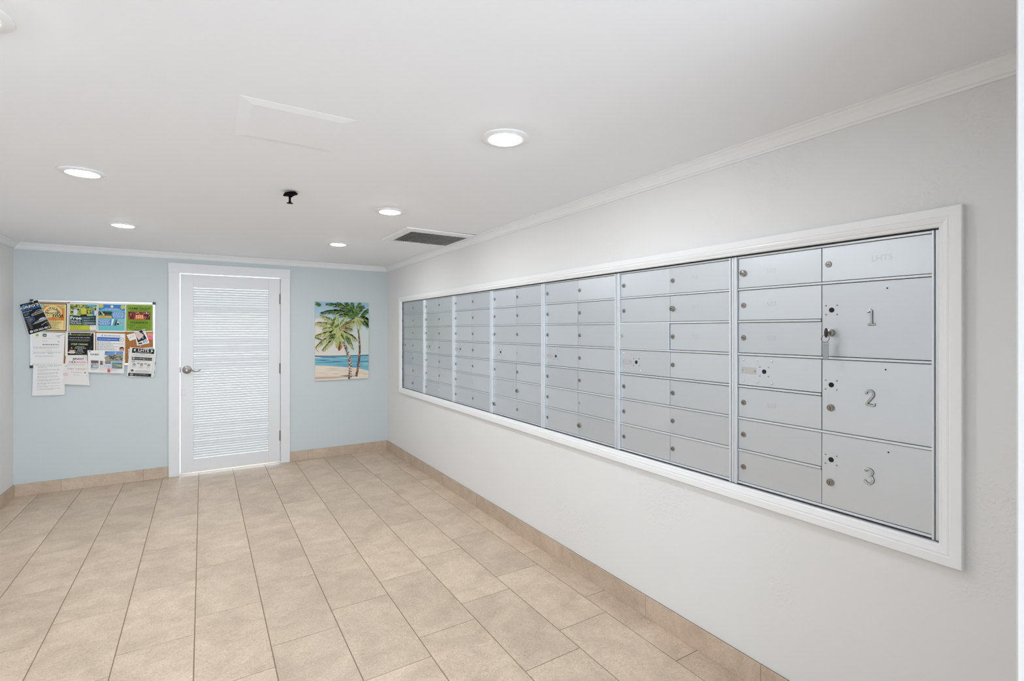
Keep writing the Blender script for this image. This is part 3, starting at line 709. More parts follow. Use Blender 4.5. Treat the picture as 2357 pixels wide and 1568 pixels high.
def car(u, v, s_, c1, c2):                                # side view of a car, nose to the left
    p_.poly([(u, v+0.06*s_), (u+0.05*s_, v+0.03*s_), (u+0.20*s_, v+0.01*s_), (u+0.32*s_, v-0.045*s_), (u+0.50*s_, v-0.055*s_), (u+0.62*s_, v-0.02*s_), (u+0.62*s_, v+0.045*s_), (u+0.3*s_, v+0.075*s_), (u+0.06*s_, v+0.085*s_)], c1)
    p_.poly([(u+0.22*s_, v+0.012*s_), (u+0.33*s_, v-0.035*s_), (u+0.47*s_, v-0.042*s_), (u+0.56*s_, v-0.012*s_), (u+0.4*s_, v+0.005*s_)], c2)
    p_.poly([(u+0.05*s_, v+0.045*s_), (u+0.58*s_, v+0.012*s_), (u+0.6*s_, v+0.03*s_), (u+0.1*s_, v+0.068*s_)], BK)
    p_.poly([(u+0.04*s_, v+0.085*s_), (u+0.62*s_, v+0.055*s_), (u+0.62*s_, v+0.062*s_), (u+0.05*s_, v+0.095*s_)], rgb(150, 145, 140))
car(0.38, 0.36, 1.0, rgb(170, 165, 160), rgb(60, 62, 66)); car(0.40, 0.62, 0.95, rgb(140, 150, 160), rgb(190, 200, 210))
p_.poly([(0.30, 0.70), (0.95, 0.63), (0.95, 0.65), (0.32, 0.715)], rgb(190, 185, 180)).poly([(0.62, 0.80), (0.95, 0.72), (0.95, 0.74), (0.65, 0.815)], rgb(170, 165, 160))
p_.hoop(0.32, 0.545, 0.155, 0.085, 0.14, BL).ell(0.32, 0.545, 0.105, 0.058, rgb(70, 70, 72)).lines(0.25, 0.515, 0.39, 4, 0.018, 0.010, rgb(150, 150, 150))
p_.rect(0.05, 0.435, 0.30, 0.462, rgb(120, 160, 215))
for q in range(7): p_.lines(0.10+0.008*q, 0.49+q*0.052, 0.30, 2, 0.018, 0.013, rgb(120, 120, 120), 0.7).ell(0.06, 0.50+q*0.052, 0.012, 0.008, rgb(200, 200, 200), 8)
p_.ell(0.16, 0.915, 0.065, 0.036, WH).poly([(0.12, 0.90), (0.14, 0.895), (0.20, 0.93), (0.185, 0.937)], BK).text('239-363-4812', 0.25, 0.885, 0.95, 0.945, WH, 0.02)
p_.build('printed_design', o)
# tai chi flyer
o, p_ = flyer('class_flyer', 'flyer with a park photo over dark green and lime bands', 'flyer', [(158.5, 697), (224.5, 698.5), (223, 763.5), (158, 763)], B0-0.0030)
a, c = 0.035, 0.96
p_.rect(a, 0.045, c, 0.45, rgb(150, 165, 80))
for q in range(60): p_.ell(random.uniform(0.07, 0.92), random.uniform(0.08, 0.36), random.uniform(0.02, 0.05), random.uniform(0.015, 0.04), random.choice((rgb(110, 130, 50), rgb(178, 190, 105), rgb(80, 95, 40), rgb(205, 212, 150), rgb(60, 70, 35))), 9)
p_.poly([(a, 0.40), (0.45, 0.42), (c, 0.38), (c, 0.45), (a, 0.45)], rgb(195, 205, 130))
p_.poly([(0.60, 0.06), (0.99, 0.06), (0.96, 0.13), (0.62, 0.13)], rgb(60, 150, 175)).lines(0.66, 0.085, 0.93, 1, 0.03, 0.018, rgb(160, 205, 215), 1)
p_.poly([(0.17, 0.24), (0.24, 0.21), (0.30, 0.25), (0.30, 0.41), (0.16, 0.41)], rgb(214, 218, 226)).poly([(0.05, 0.24), (0.16, 0.25), (0.17, 0.28), (0.07, 0.27)], rgb(220, 214, 205)).ell(0.235, 0.21, 0.022, 0.028, rgb(200, 170, 150), 12)
p_.poly([(0.43, 0.19), (0.56, 0.17), (0.62, 0.20), (0.62, 0.38), (0.44, 0.41), (0.46, 0.30)], rgb(205, 200, 60)).poly([(0.20, 0.16), (0.44, 0.185), (0.45, 0.215), (0.20, 0.18)], rgb(222, 196, 165)).poly([(0.42, 0.41), (0.63, 0.40), (0.64, 0.46), (0.40, 0.46)], BK).ell(0.53, 0.15, 0.035, 0.04, rgb(190, 160, 130), 14)
p_.poly([(0.82, 0.29), (0.90, 0.27), (0.91, 0.44), (0.84, 0.44)], rgb(40, 130, 200)).ell(0.87, 0.25, 0.03, 0.03, rgb(170, 140, 120), 12).rect(0.90, 0.26, c, 0.43, rgb(225, 222, 215)).ell(0.94, 0.21, 0.03, 0.035, rgb(60, 45, 35), 12)
p_.poly([(a, 0.43), (0.45, 0.455), (c, 0.44), (c, 0.775), (a, 0.775)], rgb(24, 56, 60))
p_.text('Free', 0.06, 0.475, 0.45, 0.585, WH, 0.025).text('Classes in', 0.06, 0.605, 0.42, 0.655, WH, 0.02).text('Tai ji Quan', 0.06, 0.68, 0.45, 0.735, WH, 0.03).lines(0.06, 0.745, 0.45, 1, 0.02, 0.014, rgb(150, 165, 165), 1)
p_.rect(0.485, 0.475, 0.495, 0.755, rgb(150, 175, 175))
for v_, e_ in ((0.505, 0.90), (0.54, 0.75), (0.60, 0.93), (0.625, 0.70), (0.67, 0.90), (0.695, 0.93), (0.72, 0.92), (0.745, 0.66)): p_.lines(0.52, v_, e_, 1, 0.02, 0.016, rgb(165, 178, 180), 1)
p_.rect(a, 0.785, c, 0.945, rgb(190, 195, 55)).lines(0.07, 0.81, 0.50, 1, 0.03, 0.012, rgb(120, 128, 40), 1).lines(0.07, 0.85, 0.44, 3, 0.028, 0.010, rgb(140, 146, 45), 0.8)
p_.rect(0.75, 0.775, c, 0.955, rgb(226, 226, 222)).lines(0.78, 0.795, 0.92, 2, 0.025, 0.012, LG)
p_.rect(a, 0.955, c, 0.975, rgb(60, 66, 66)).lines(0.06, 0.958, 0.90, 1, 0.02, 0.013, rgb(160, 165, 165), 1)
p_.build('printed_design', o)
# racket sports flyer
o, p_ = flyer('sports_flyer', 'blue and turquoise sports flyer with yellow balls in its corners', 'flyer', [(225, 697.5), (290, 699.5), (289, 764.5), (223.5, 764)], B0-0.0030)
TQ = rgb(112, 190, 190); BU = rgb(62, 128, 195)
p_.rect(0.03, 0.04, 0.965, 0.955, TQ).rect(0.03, 0.04, 0.965, 0.25, BU).rect(0.50, 0.295, 0.965, 0.515, BU).rect(0.03, 0.55, 0.48, 0.775, BU)
p_.ell(0.115, 0.105, 0.088, 0.070, rgb(190, 195, 85)).ell(0.885, 0.12, 0.08, 0.072, rgb(190, 195, 85))
p_.ell(0.50, 0.11, 0.085, 0.068, rgb(95, 155, 170)).hoop(0.50, 0.11, 0.075, 0.06, 0.15, rgb(30, 90, 110)).ell(0.50, 0.11, 0.05, 0.045, WH)
p_.lines(0.25, 0.180, 0.76, 1, 0.03, 0.020, rgb(195, 215, 232), 1).lines(0.14, 0.215, 0.86, 1, 0.03, 0.020, rgb(195, 215, 232), 1)
for q in range(6): p_.lines(0.53+0.03*(q in (0, 5)), 0.312+q*0.033, 0.945-0.03*(q in (0, 5)), 1, 0.03, 0.018, rgb(200, 218, 235), 1).lines(0.05+0.04*(q in (2, 5)), 0.565+q*0.034, 0.455-0.04*(q in (2, 5)), 1, 0.03, 0.018, rgb(200, 218, 235), 1)
p_.rect(0.03, 0.285, 0.495, 0.43, rgb(30, 36, 34)).rect(0.03, 0.43, 0.495, 0.52, rgb(205, 172, 88)).poly([(0.24, 0.31), (0.45, 0.30), (0.48, 0.35), (0.28, 0.36)], rgb(30, 85, 60)).rect(0.30, 0.385, 0.49, 0.40, rgb(120, 130, 125))
p_.hoop(0.13, 0.36, 0.075, 0.065, 0.2, rgb(120, 150, 120)).ell(0.20, 0.39, 0.06, 0.035, rgb(120, 150, 115)).poly([(0.10, 0.29), (0.13, 0.29), (0.24, 0.42), (0.22, 0.425)], WH).poly([(0.10, 0.43), (0.20, 0.47), (0.29, 0.485), (0.20, 0.48)], BK)
p_.rect(0.48, 0.55, 0.92, 0.775, rgb(140, 190, 198)).poly([(0.52, 0.55), (0.58, 0.55), (0.52, 0.775), (0.48, 0.775)], WH).poly([(0.60, 0.555), (0.68, 0.555), (0.62, 0.775), (0.54, 0.775)], rgb(85, 150, 175)).poly([(0.68, 0.56), (0.70, 0.56), (0.66, 0.775), (0.60, 0.775)], rgb(20, 45, 45))
p_.poly([(0.69, 0.62), (0.78, 0.67), (0.76, 0.71), (0.70, 0.69)], rgb(225, 222, 200)).ell(0.725, 0.72, 0.045, 0.03, BK, 12)
for q in range(7): p_.ell(random.uniform(0.72, 0.88), random.uniform(0.64, 0.78), 0.012, 0.007, rgb(30, 55, 60), 8)
p_.build('printed_design', o)
# game night flyer
o, p_ = flyer('game_flyer', 'bright green game night flyer with a red photo of tiles', 'flyer', [(290.5, 699.5), (352.5, 701), (351, 764.5), (290, 764)], B0-0.0028)
GN = rgb(128, 160, 40); DK = rgb(26, 34, 8)
p_.poly([(0.03, 0.03), (0.97, 0.03), (0.985, 0.06), (0.985, 0.96), (0.01, 0.96), (0.01, 0.06)], GN)
p_.text('LHTS', 0.42, 0.075, 0.58, 0.105, DK, 0.0).text('GAME NIGHT', 0.09, 0.125, 0.905, 0.20, DK, 0.02).text('EVERY THURSDAY NIGHT', 0.17, 0.222, 0.82, 0.25, DK, 0.02)
p_.rect(0.08, 0.275, 0.90, 0.555, rgb(120, 35, 30))
for q in range(110): p_.ell(random.uniform(0.10, 0.88), random.uniform(0.29, 0.54), random.uniform(0.012, 0.03), random.uniform(0.010, 0.022), random.choice((rgb(150, 30, 30), rgb(60, 20, 22), rgb(205, 130, 110), rgb(30, 30, 36), rgb(180, 60, 40), rgb(225, 210, 190), rgb(110, 120, 130))), 7)
p_.poly([(0.35, 0.39), (0.62, 0.37), (0.70, 0.555), (0.30, 0.555)], rgb(205, 92, 44))
for r_i, rowt in enumerate(('GAME', 'NIGHT')):
    for q in range(4): p_.rect(0.37+q*0.072, 0.405+r_i*0.065, 0.42+q*0.072, 0.45+r_i*0.065, rgb(240, 205, 160))
for a in ((0.08, 0.595, 0.90, 0.599), (0.08, 0.895, 0.90, 0.899), (0.08, 0.595, 0.085, 0.899), (0.895, 0.595, 0.90, 0.899), (0.08, 0.735, 0.90, 0.739), (0.335, 0.737, 0.34, 0.897)): p_.rect(*a, DK)
p_.text('THURSDAYS', 0.15, 0.635, 0.83, 0.70, DK, 0.02).text('6:30', 0.13, 0.755, 0.29, 0.80, DK, 0.0).text('PM', 0.15, 0.835, 0.27, 0.87, DK, 0.0)
p_.text('POOL DECK', 0.45, 0.765, 0.77, 0.792, DK, 0.0).text('BILLIARD ROOM', 0.38, 0.825, 0.84, 0.855, DK, 0.0).lines(0.32, 0.915, 0.55, 1, 0.02, 0.014, DK, 1).lines(0.18, 0.942, 0.82, 1, 0.02, 0.012, DK, 1)
p_.build('printed_design', o)
# tea flyer
o, p_ = flyer('tea_flyer', 'black tea flyer with pale green lettering and a cup', 'flyer', [(150.5, 764.5), (219, 765.5), (219, 822), (149.5, 820)], B0-0.0034)
PG = rgb(186, 204, 130)
p_.rect(0.085, 0.03, 0.945, 0.985, rgb(10, 10, 11)).text('STEEP INTO SOMETHING BETTER', 0.09, 0.085, 0.87, 0.135, PG, 0.01).text('Espresso & Tea Now Available', 0.14, 0.20, 0.82, 0.255, WH, 0.0, 0.3)
p_.lines(0.11, 0.305, 0.84, 1, 0.03, 0.022, rgb(170, 170, 165), 1).lines(0.17, 0.355, 0.77, 1, 0.03, 0.018, rgb(120, 120, 116), 1).text('STEEP DREAMS', 0.19, 0.46, 0.75, 0.53, PG, 0.02)
for q, (a, c, k_) in enumerate(((0.31, 0.61, WH), (0.28, 0.66, WH), (0.38, 0.55, WH), (0.36, 0.56, WH), (0.31, 0.61, PG), (0.32, 0.54, LG))): p_.lines(a+0.03, 0.59+q*0.055, c+0.03, 1, 0.03, 0.016, k_, 1)
p_.ell(0.215, 0.84, 0.125, 0.045, rgb(222, 208, 192)).poly([(0.14, 0.72), (0.31, 0.72), (0.295, 0.81), (0.25, 0.84), (0.19, 0.84), (0.15, 0.80)], rgb(205, 190, 172)).ell(0.225, 0.725, 0.085, 0.022, rgb(70, 48, 36)).hoop(0.315, 0.765, 0.03, 0.035, 0.35, rgb(205, 190, 172))
p_.poly([(0.20, 0.70), (0.18, 0.64), (0.22, 0.60), (0.24, 0.65), (0.22, 0.70)], rgb(150, 130, 120))
for q in range(12):
    u, v = random.uniform(0.70, 0.90), random.uniform(0.66, 0.93); t = random.uniform(-1.2, 0.6)
    p_.poly([(u, v), (u+0.05*math.cos(t)-0.015*math.sin(t), v+0.05*math.sin(t)), (u+0.10*math.cos(t), v+0.10*math.sin(t)), (u+0.05*math.cos(t)+0.015*math.sin(t), v+0.055*math.sin(t)+0.02)], random.choice((rgb(130, 165, 70), rgb(165, 190, 100), rgb(90, 125, 50))))
p_.build('printed_design', o)
# bingo page
o, p_ = flyer('bingo_page', 'white bingo page with black and pink headings hanging off the board', 'flyer', [(152, 817.5), (200, 817), (206.5, 887.5), (144.5, 884.5)], B0-0.0062, 0.002, rgb(226, 223, 219))
PK = rgb(226, 120, 150)
p_.text('BINGO', 0.33, 0.10, 0.83, 0.165, BK, 0.025, 0.15).text('BONANZA', 0.16, 0.205, 0.93, 0.275, PK, 0.02).ell(0.36, 0.235, 0.075, 0.045, rgb(50, 75, 60)).ell(0.36, 0.235, 0.045, 0.028, WH)
p_.lines(0.12, 0.31, 0.93, 2, 0.028, 0.008, GR, 0.95).text('EVERY TUESDAY!', 0.13, 0.445, 0.92, 0.495, rgb(190, 120, 110), 0.0).lines(0.28, 0.575, 0.72, 1, 0.03, 0.010, GR, 1).lines(0.38, 0.61, 0.62, 1, 0.03, 0.009, LG, 1).lines(0.38, 0.66, 0.62, 2, 0.03, 0.008, LG, 1)
p_.hoop(0.07, 0.66, 0.085, 0.05, 0.22, PK).lines(0.04, 0.65, 0.10, 1, 0.03, 0.016, PK, 1).text('&', 0.83, 0.56, 0.89, 0.605, BK, 0.03).lines(-0.0+0.03, 0.375, 0.13, 1, 0.03, 0.012, rgb(130, 130, 90), 1).lines(0.90, 0.68, 0.97, 1, 0.03, 0.012, rgb(130, 130, 90), 1)
p_.poly([(0.72, 0.005), (0.97, 0.0), (1.0, 0.22)], rgb(214, 210, 206)).build('printed_design', o)
# payments page
o, p_ = flyer('payments_page', 'white page with a wide blue heading bar behind the rental flyer', 'flyer', [(221.5, 766.5), (288, 768.5), (288, 838), (221, 836)], B0-0.0026, 0, rgb(234, 231, 227))
p_.rect(0.185, 0.055, 0.215, 0.108, rgb(70, 115, 180)).lines(0.26, 0.066, 0.82, 1, 0.03, 0.03, rgb(150, 155, 165), 1)
p_.poly([(0.03, 0.135), (0.86, 0.135), (0.80, 0.255), (0.03, 0.255)], rgb(36, 96, 180)).text('Why Switch Digital Payments?', 0.07, 0.180, 0.74, 0.222, WH, 0.01)
p_.ell(0.865, 0.20, 0.085, 0.068, rgb(50, 50, 52)).ell(0.865, 0.20, 0.074, 0.058, WH).lines(0.82, 0.175, 0.91, 2, 0.03, 0.016, rgb(110, 120, 150))
for q in range(7): p_.ell(0.06, 0.29+q*0.051, 0.022, 0.016, rgb(110, 130, 130), 10).lines(0.11, 0.282+q*0.051, (0.50, 0.96, 0.58, 0.80, 0.62, 0.70, 0.6)[q], 1, 0.03, 0.014, rgb(120, 120, 120), 1)
p_.ell(0.885, 0.545, 0.085, 0.095, rgb(198, 150, 120), 26).poly([(0.80, 0.53), (0.80, 0.48), (0.84, 0.445), (0.90, 0.435), (0.95, 0.46), (0.97, 0.53), (0.95, 0.50), (0.88, 0.485), (0.82, 0.50)], rgb(26, 20, 18)).poly([(0.78, 0.66), (0.88, 0.62), (0.99, 0.66), (0.99, 0.85), (0.78, 0.85)], rgb(50, 60, 90))
p_.build('printed_design', o)
# rental flyer
o, p_ = flyer('rental_flyer', 'white rental flyer with small house photos pinned over other papers', 'flyer', [(201.5, 806.5), (287.5, 808), (285.5, 860), (203.5, 857)], B0-0.0085, 0.003)
p_.text('FOR RENT', 0.075, 0.145, 0.305, 0.225, rgb(40, 38, 38), 0.03)
p_.poly([(0.46, 0.03), (0.955, 0.02), (0.955, 0.17), (0.60, 0.20), (0.45, 0.21)], rgb(105, 145, 200)).poly([(0.44, 0.30), (0.52, 0.22), (0.75, 0.15), (0.955, 0.13), (0.955, 0.46), (0.48, 0.46)], rgb(150, 150, 130)).rect(0.735, 0.045, 0.75, 0.16, WH)
for q in range(40):
    u, v = random.uniform(0.52, 0.90), random.uniform(0.19, 0.44); p_.poly([(u, v), (u+random.uniform(0.02, 0.06), v-0.02), (u+0.06, v+0.015), (u+0.01, v+0.02)], random.choice((rgb(70, 66, 60), rgb(200, 195, 182), rgb(120, 125, 95), rgb(40, 38, 36), rgb(165, 150, 130))))
p_.rect(0.085, 0.455, 0.285, 0.80, rgb(140, 128, 122)).rect(0.085, 0.455, 0.285, 0.56, rgb(112, 92, 82)).rect(0.085, 0.575, 0.285, 0.64, rgb(165, 190, 205)).rect(0.13, 0.56, 0.14, 0.66, BK).rect(0.19, 0.56, 0.20, 0.66, BK).poly([(0.12, 0.66), (0.28, 0.64), (0.285, 0.78), (0.13, 0.78)], rgb(185, 185, 195))
p_.rect(0.33, 0.465, 0.63, 0.74, rgb(212, 206, 202)).rect(0.33, 0.465, 0.40, 0.65, rgb(120, 98, 86)).rect(0.47, 0.465, 0.63, 0.60, rgb(132, 126, 134)).poly([(0.36, 0.67), (0.60, 0.60), (0.63, 0.70), (0.42, 0.74)], rgb(235, 233, 230)).poly([(0.40, 0.67), (0.62, 0.66), (0.62, 0.70), (0.44, 0.705)], rgb(120, 175, 205))
p_.rect(0.655, 0.47, 0.945, 0.78, rgb(92, 110, 80)).rect(0.655, 0.47, 0.945, 0.54, rgb(140, 175, 220)).poly([(0.66, 0.58), (0.92, 0.60), (0.945, 0.66), (0.90, 0.74), (0.66, 0.60)], rgb(160, 165, 150)).poly([(0.655, 0.62), (0.80, 0.70), (0.84, 0.78), (0.655, 0.78)], rgb(130, 138, 142))
p_.lines(0.07, 0.825, 0.28, 2, 0.04, 0.012, GR, 0.9).text('Bay Paradise', 0.335, 0.785, 0.53, 0.825, PK, 0.0).lines(0.31, 0.865, 0.48, 1, 0.03, 0.012, GR, 1).lines(0.62, 0.79, 0.85, 4, 0.035, 0.011, LG, 0.8)
p_.poly([(0.535, 0.83), (0.605, 0.83), (0.615, 0.965), (0.53, 0.965)], rgb(220, 95, 110)).hoop(0.57, 0.83, 0.028, 0.06, 0.25, rgb(150, 50, 70))
p_.build('printed_design', o)
# papers lower right
o, p_ = flyer('blue_edged_sheet', 'sheet with blue and orange edges peeking out behind the black headed flyer', 'flyer', [(295, 804), (354, 799), (358.5, 863), (298, 869)], B0-0.0032, -0.002)
p_.rect(0.03, 0.02, 0.985, 0.07, rgb(110, 180, 200)).rect(0.02, 0.05, 0.08, 0.15, rgb(60, 150, 180)).poly([(0.02, 0.17), (0.06, 0.16), (0.05, 0.30), (0.02, 0.30)], BK).rect(0.92, 0.70, 0.97, 0.86, rgb(225, 170, 120)).rect(0.90, 0.86, 0.98, 0.97, rgb(95, 175, 195)).build('printed_design', o)
o, p_ = flyer('information_flyer', 'white flyer with black header and footer bars overlapping the board edge', 'flyer', [(299, 799.5), (360.5, 803.5), (353.5, 868.5), (291, 866)], B0-0.0060, -0.002, rgb(226, 224, 220))
p_.rect(0.095, 0.02, 0.92, 0.185, BK).text('LHTS', 0.32, 0.035, 0.72, 0.125, WH, 0.02).lines(0.21, 0.145, 0.80, 1, 0.03, 0.018, rgb(180, 180, 176), 1)
for uu, sg in ((0.19, 1), (0.83, -1)): p_.poly([(uu-0.045*sg, 0.075), (uu+0.02*sg, 0.045), (uu+0.04*sg, 0.11), (uu-0.035*sg, 0.10)], WH).ell(uu+0.03*sg, 0.078, 0.016, 0.034, LG, 12).rect(uu-0.02, 0.10, uu, 0.135, WH)
p_.rect(0.095, 0.19, 0.10, 0.985, GR).rect(0.915, 0.19, 0.92, 0.90, GR)
p_.lines(0.40, 0.20, 0.58, 1, 0.02, 0.014, GR, 1).text('REQUESTS  SUGGESTIONS  ISSUES', 0.13, 0.225, 0.88, 0.25, rgb(90, 75, 70), 0.0).text('COMMENTS  COMPLAINTS', 0.21, 0.265, 0.82, 0.29, rgb(90, 85, 82), 0.0)
p_.rect(0.12, 0.325, 0.87, 0.425, BK).ell(0.185, 0.375, 0.05, 0.038, rgb(170, 165, 160)).text('boardlhts@gmail.com', 0.26, 0.35, 0.86, 0.40, WH, 0.0)
p_.ell(0.185, 0.475, 0.055, 0.045, BK).ell(0.185, 0.475, 0.042, 0.034, rgb(215, 213, 210)).lines(0.27, 0.455, 0.85, 2, 0.025, 0.010, LG)
p_.rect(0.33, 0.525, 0.42, 0.545, BK).rect(0.60, 0.535, 0.70, 0.555, BK).lines(0.43, 0.53, 0.59, 1, 0.02, 0.016, GR, 1)
for uu in (0.23, 0.50, 0.77):
    p_.ell(uu, 0.585, 0.055, 0.042, rgb(90, 88, 86)).ell(uu, 0.585, 0.036, 0.028, rgb(205, 203, 200)).ell(uu, 0.582, 0.014, 0.014, BK, 12).lines(uu-0.075, 0.645, uu+0.075, 3, 0.022, 0.010, LG, 0.8)
p_.rect(0.135, 0.79, 0.235, 0.805, BK).ell(0.185, 0.785, 0.03, 0.026, BK).hoop(0.185, 0.80, 0.055, 0.04, 0.25, rgb(60, 60, 60)).lines(0.30, 0.775, 0.88, 4, 0.022, 0.010, LG, 0.8)
p_.rect(0.06, 0.885, 0.90, 0.985, BK).ell(0.18, 0.935, 0.07, 0.042, rgb(150, 150, 145)).lines(0.29, 0.905, 0.72, 2, 0.035, 0.024, rgb(110, 110, 105)).rect(0.55, 0.925, 0.80, 0.94, rgb(160, 165, 150))
p_.build('printed_design', o)
o, p_ = flyer('sticky_note', 'salmon and pink note pinned beside the black card', 'paper', [(338, 766.5), (353, 767), (351, 782.5), (341, 781)], B0-0.0030, 0, rgb(232, 150, 120))
p_.rect(0, 0.5, 1, 1, rgb(240, 120, 150)).lines(0.3, 0.45, 0.7, 3, 0.10, 0.04, rgb(150, 60, 80)).build('printed_design', o)
o, p_ = flyer('black_card', 'black and white card pinned at a tilt above the black headed flyer', 'paper', [(309.5, 764.5), (333, 757), (344, 790), (315.5, 796)], B0-0.0055, 0)
p_.poly([(0.02, 0.10), (0.72, 0.02), (0.90, 0.66), (0.12, 0.80)], BK).text('E', 0.55, 0.46, 0.68, 0.60, WH, 0.0).lines(0.55, 0.20, 0.82, 3, 0.09, 0.025, rgb(190, 190, 190), 0.6).rect(0.12, 0.84, 0.45, 0.93, BK).rect(0.52, 0.72, 0.68, 0.92, rgb(110, 180, 195)).hoop(0.80, 0.80, 0.09, 0.10, 0.35, BK).ell(0.88, 0.09, 0.05, 0.045, rgb(150, 30, 40)).build('printed_design', o)
o, p_ = flyer('business_card', 'small white card sticking out beside the black card', 'paper', [(291, 771), (310, 766.5), (315, 780), (298.5, 785)], B0-0.0064, 0)
p_.ell(0.30, 0.52, 0.05, 0.08, rgb(70, 110, 60), 12).lines(0.45, 0.25, 0.9, 3, 0.12, 0.04, rgb(190, 160, 165), 0.7).build('printed_design', o)
o, p_ = flyer('pink_note', 'pale pink note lying over the black card', 'paper', [(318.5, 763), (331, 771.5), (320, 783.5), (310, 770)], B0-0.0068, 0, rgb(226, 196, 192))
p_.lines(0.2, 0.25, 0.8, 7, 0.09, 0.025, rgb(190, 150, 150)).build('printed_design', o)

# pushpins
PINM = {}
def pushpin(u, v, y, colname, c, label):
    if colname not in PINM:
        M['pin_'+colname] = mat('pin_'+colname, c, 0.3)
        PINM[colname] = smooth(MB().lathe([(0.0035, 0), (0.0036, 0.001), (0.0024, 0.003), (0.0024, 0.006), (0.0042, 0.008), (0.0044, 0.0092), (0.003, 0.0098)], 14, axis='-y').mesh('pushpin', 'pin_'+colname))
    x, z = bw(u, v, YP); tag(link('pushpin', PINM[colname], None, (x, y, z)), label, 'pushpin', 'pushpins on the board')
pushpin(77, 695.5, YW-0.0272, 'white', rgb(230, 230, 228), 'white pushpin in the tilted black car flyer')
pushpin(159.7, 696.8, B0-0.004, 'blue', rgb(30, 80, 170), 'blue pushpin at the corner of the park photo flyer')
pushpin(207, 809.3, B0-0.0105, 'blue', rgb(30, 80, 170), 'blue pushpin at the corner of the rental flyer')
pushpin(246.5, 810.3, B0-0.0112, 'red', rgb(150, 25, 35), 'red pushpin in the top edge of the rental flyer')
pushpin(162.5, 768.7, B0-0.006, 'white', rgb(230, 230, 228), 'white pushpin in the black tea flyer')
pushpin(210.3, 768.3, B0-0.006, 'yellow', rgb(232, 220, 120), 'yellow pushpin in the black tea flyer')
pushpin(295.3, 757.8, B0-0.006, 'white', rgb(230, 230, 228), 'white pushpin in the green game flyer')
pushpin(323.5, 796.5, B0-0.007, 'white', rgb(230, 230, 228), 'white pushpin below the tilted black card')

# ------------------------------------------------------------------ palm canvas
pq = [(97, 105), (1025, 130), (1043, 1420), (125, 1475)]             # picture corners in a 7.47x enlargement
YC = YW-0.020
cq = [bw(710+a/7.469, 680+c/7.469, YC) for a, c in pq]
cx0 = sum(q[0] for q in cq)/4; cz0 = min(q[1] for q in cq)
x0_, x1_ = (cq[0][0]+cq[3][0])/2, (cq[1][0]+cq[2][0])/2; z1_, z0_ = (cq[0][1]+cq[1][1])/2, (cq[2][1]+cq[3][1])/2
cv = tag(empty('palm_canvas', (cx0, YC, z0_)), 'frameless canvas of two palm trees on a beach beside the door', 'painting')
build('canvas_block', MB().bbox(x0_-cx0, x1_-cx0, 0.0, YW-YC, 0, z1_-z0_, 0.0015), 'paper', cv)
def PC(u, v): return Vector((x0_+(x1_-x0_)*u-cx0, 0.0, (z1_-z0_)*(1-v)))
def q2(x, y):                                             # enlargement pixel -> picture fraction
    u = 0.5; v = 0.5
    for _ in range(6):
        xl = pq[0][0]*(1-v)+pq[3][0]*v; xr = pq[1][0]*(1-v)+pq[2][0]*v; u = (x-xl)/(xr-xl)
        yt = pq[0][1]*(1-u)+pq[1][1]*u; yb = pq[3][1]*(1-u)+pq[2][1]*u; v = (y-yt)/(yb-yt)
    return (min(max(u, 0.001), 0.999), min(max(v, 0.001), 0.999))
p_ = Print(PC, 0, 0.00003)
BAT = None
def PP(pts, c):
    if BAT is not None: BAT.append(([q2(*a) for a in pts], c))
    else: p_.poly([q2(*a) for a in pts], c)
def mix(a, c, t): return tuple(a[i]*(1-t)+c[i]*t for i in range(3))+(1,)
skyb, skyp, crm = rgb(150, 186, 208), rgb(205, 214, 208), rgb(226, 214, 204)
for i in range(24):                                       # sky bands, blue above to pale grey-green
    v0, v1 = i*0.7/24, (i+1)*0.7/24
    p_.rect(0, v0, 1, v1+0.001, mix(skyb, skyp, min(1, i/13)))
PP([(90, 410), (180, 390), (300, 420), (380, 560), (420, 1000), (300, 1050), (90, 1050)], crm); PP([(300, 760), (560, 820), (640, 1050), (300, 1050)], rgb(222, 216, 208))
# sea bands
p_.poly([q2(90, 1045), q2(560, 1035), q2(1060, 1020), q2(1060, 1300), q2(560, 1260), q2(90, 1240)], rgb(120, 180, 196))
PP([(90, 1040), (400, 1040), (1060, 1018), (1060, 1034), (600, 1046), (90, 1060)], rgb(60, 84, 112))
PP([(90, 1062), (420, 1060), (640, 1075), (640, 1085), (90, 1082)], rgb(216, 216, 214))
for q in range(70):
    x = random.uniform(60, 900); y = random.uniform(1064, 1232); l_ = random.uniform(160, 520); h_ = random.uniform(3, 9)
    c = random.choice((rgb(70, 118, 172), rgb(96, 160, 196), rgb(140, 195, 200), rgb(56, 96, 150), rgb(112, 176, 190)) if y < 1150 else (rgb(126, 188, 196), rgb(96, 164, 192), rgb(160, 205, 200), rgb(90, 140, 180)))
    PP([(x, y), (x+l_*0.5, y-h_), (x+l_, y), (x+l_*0.5, y+h_*0.6)], c)
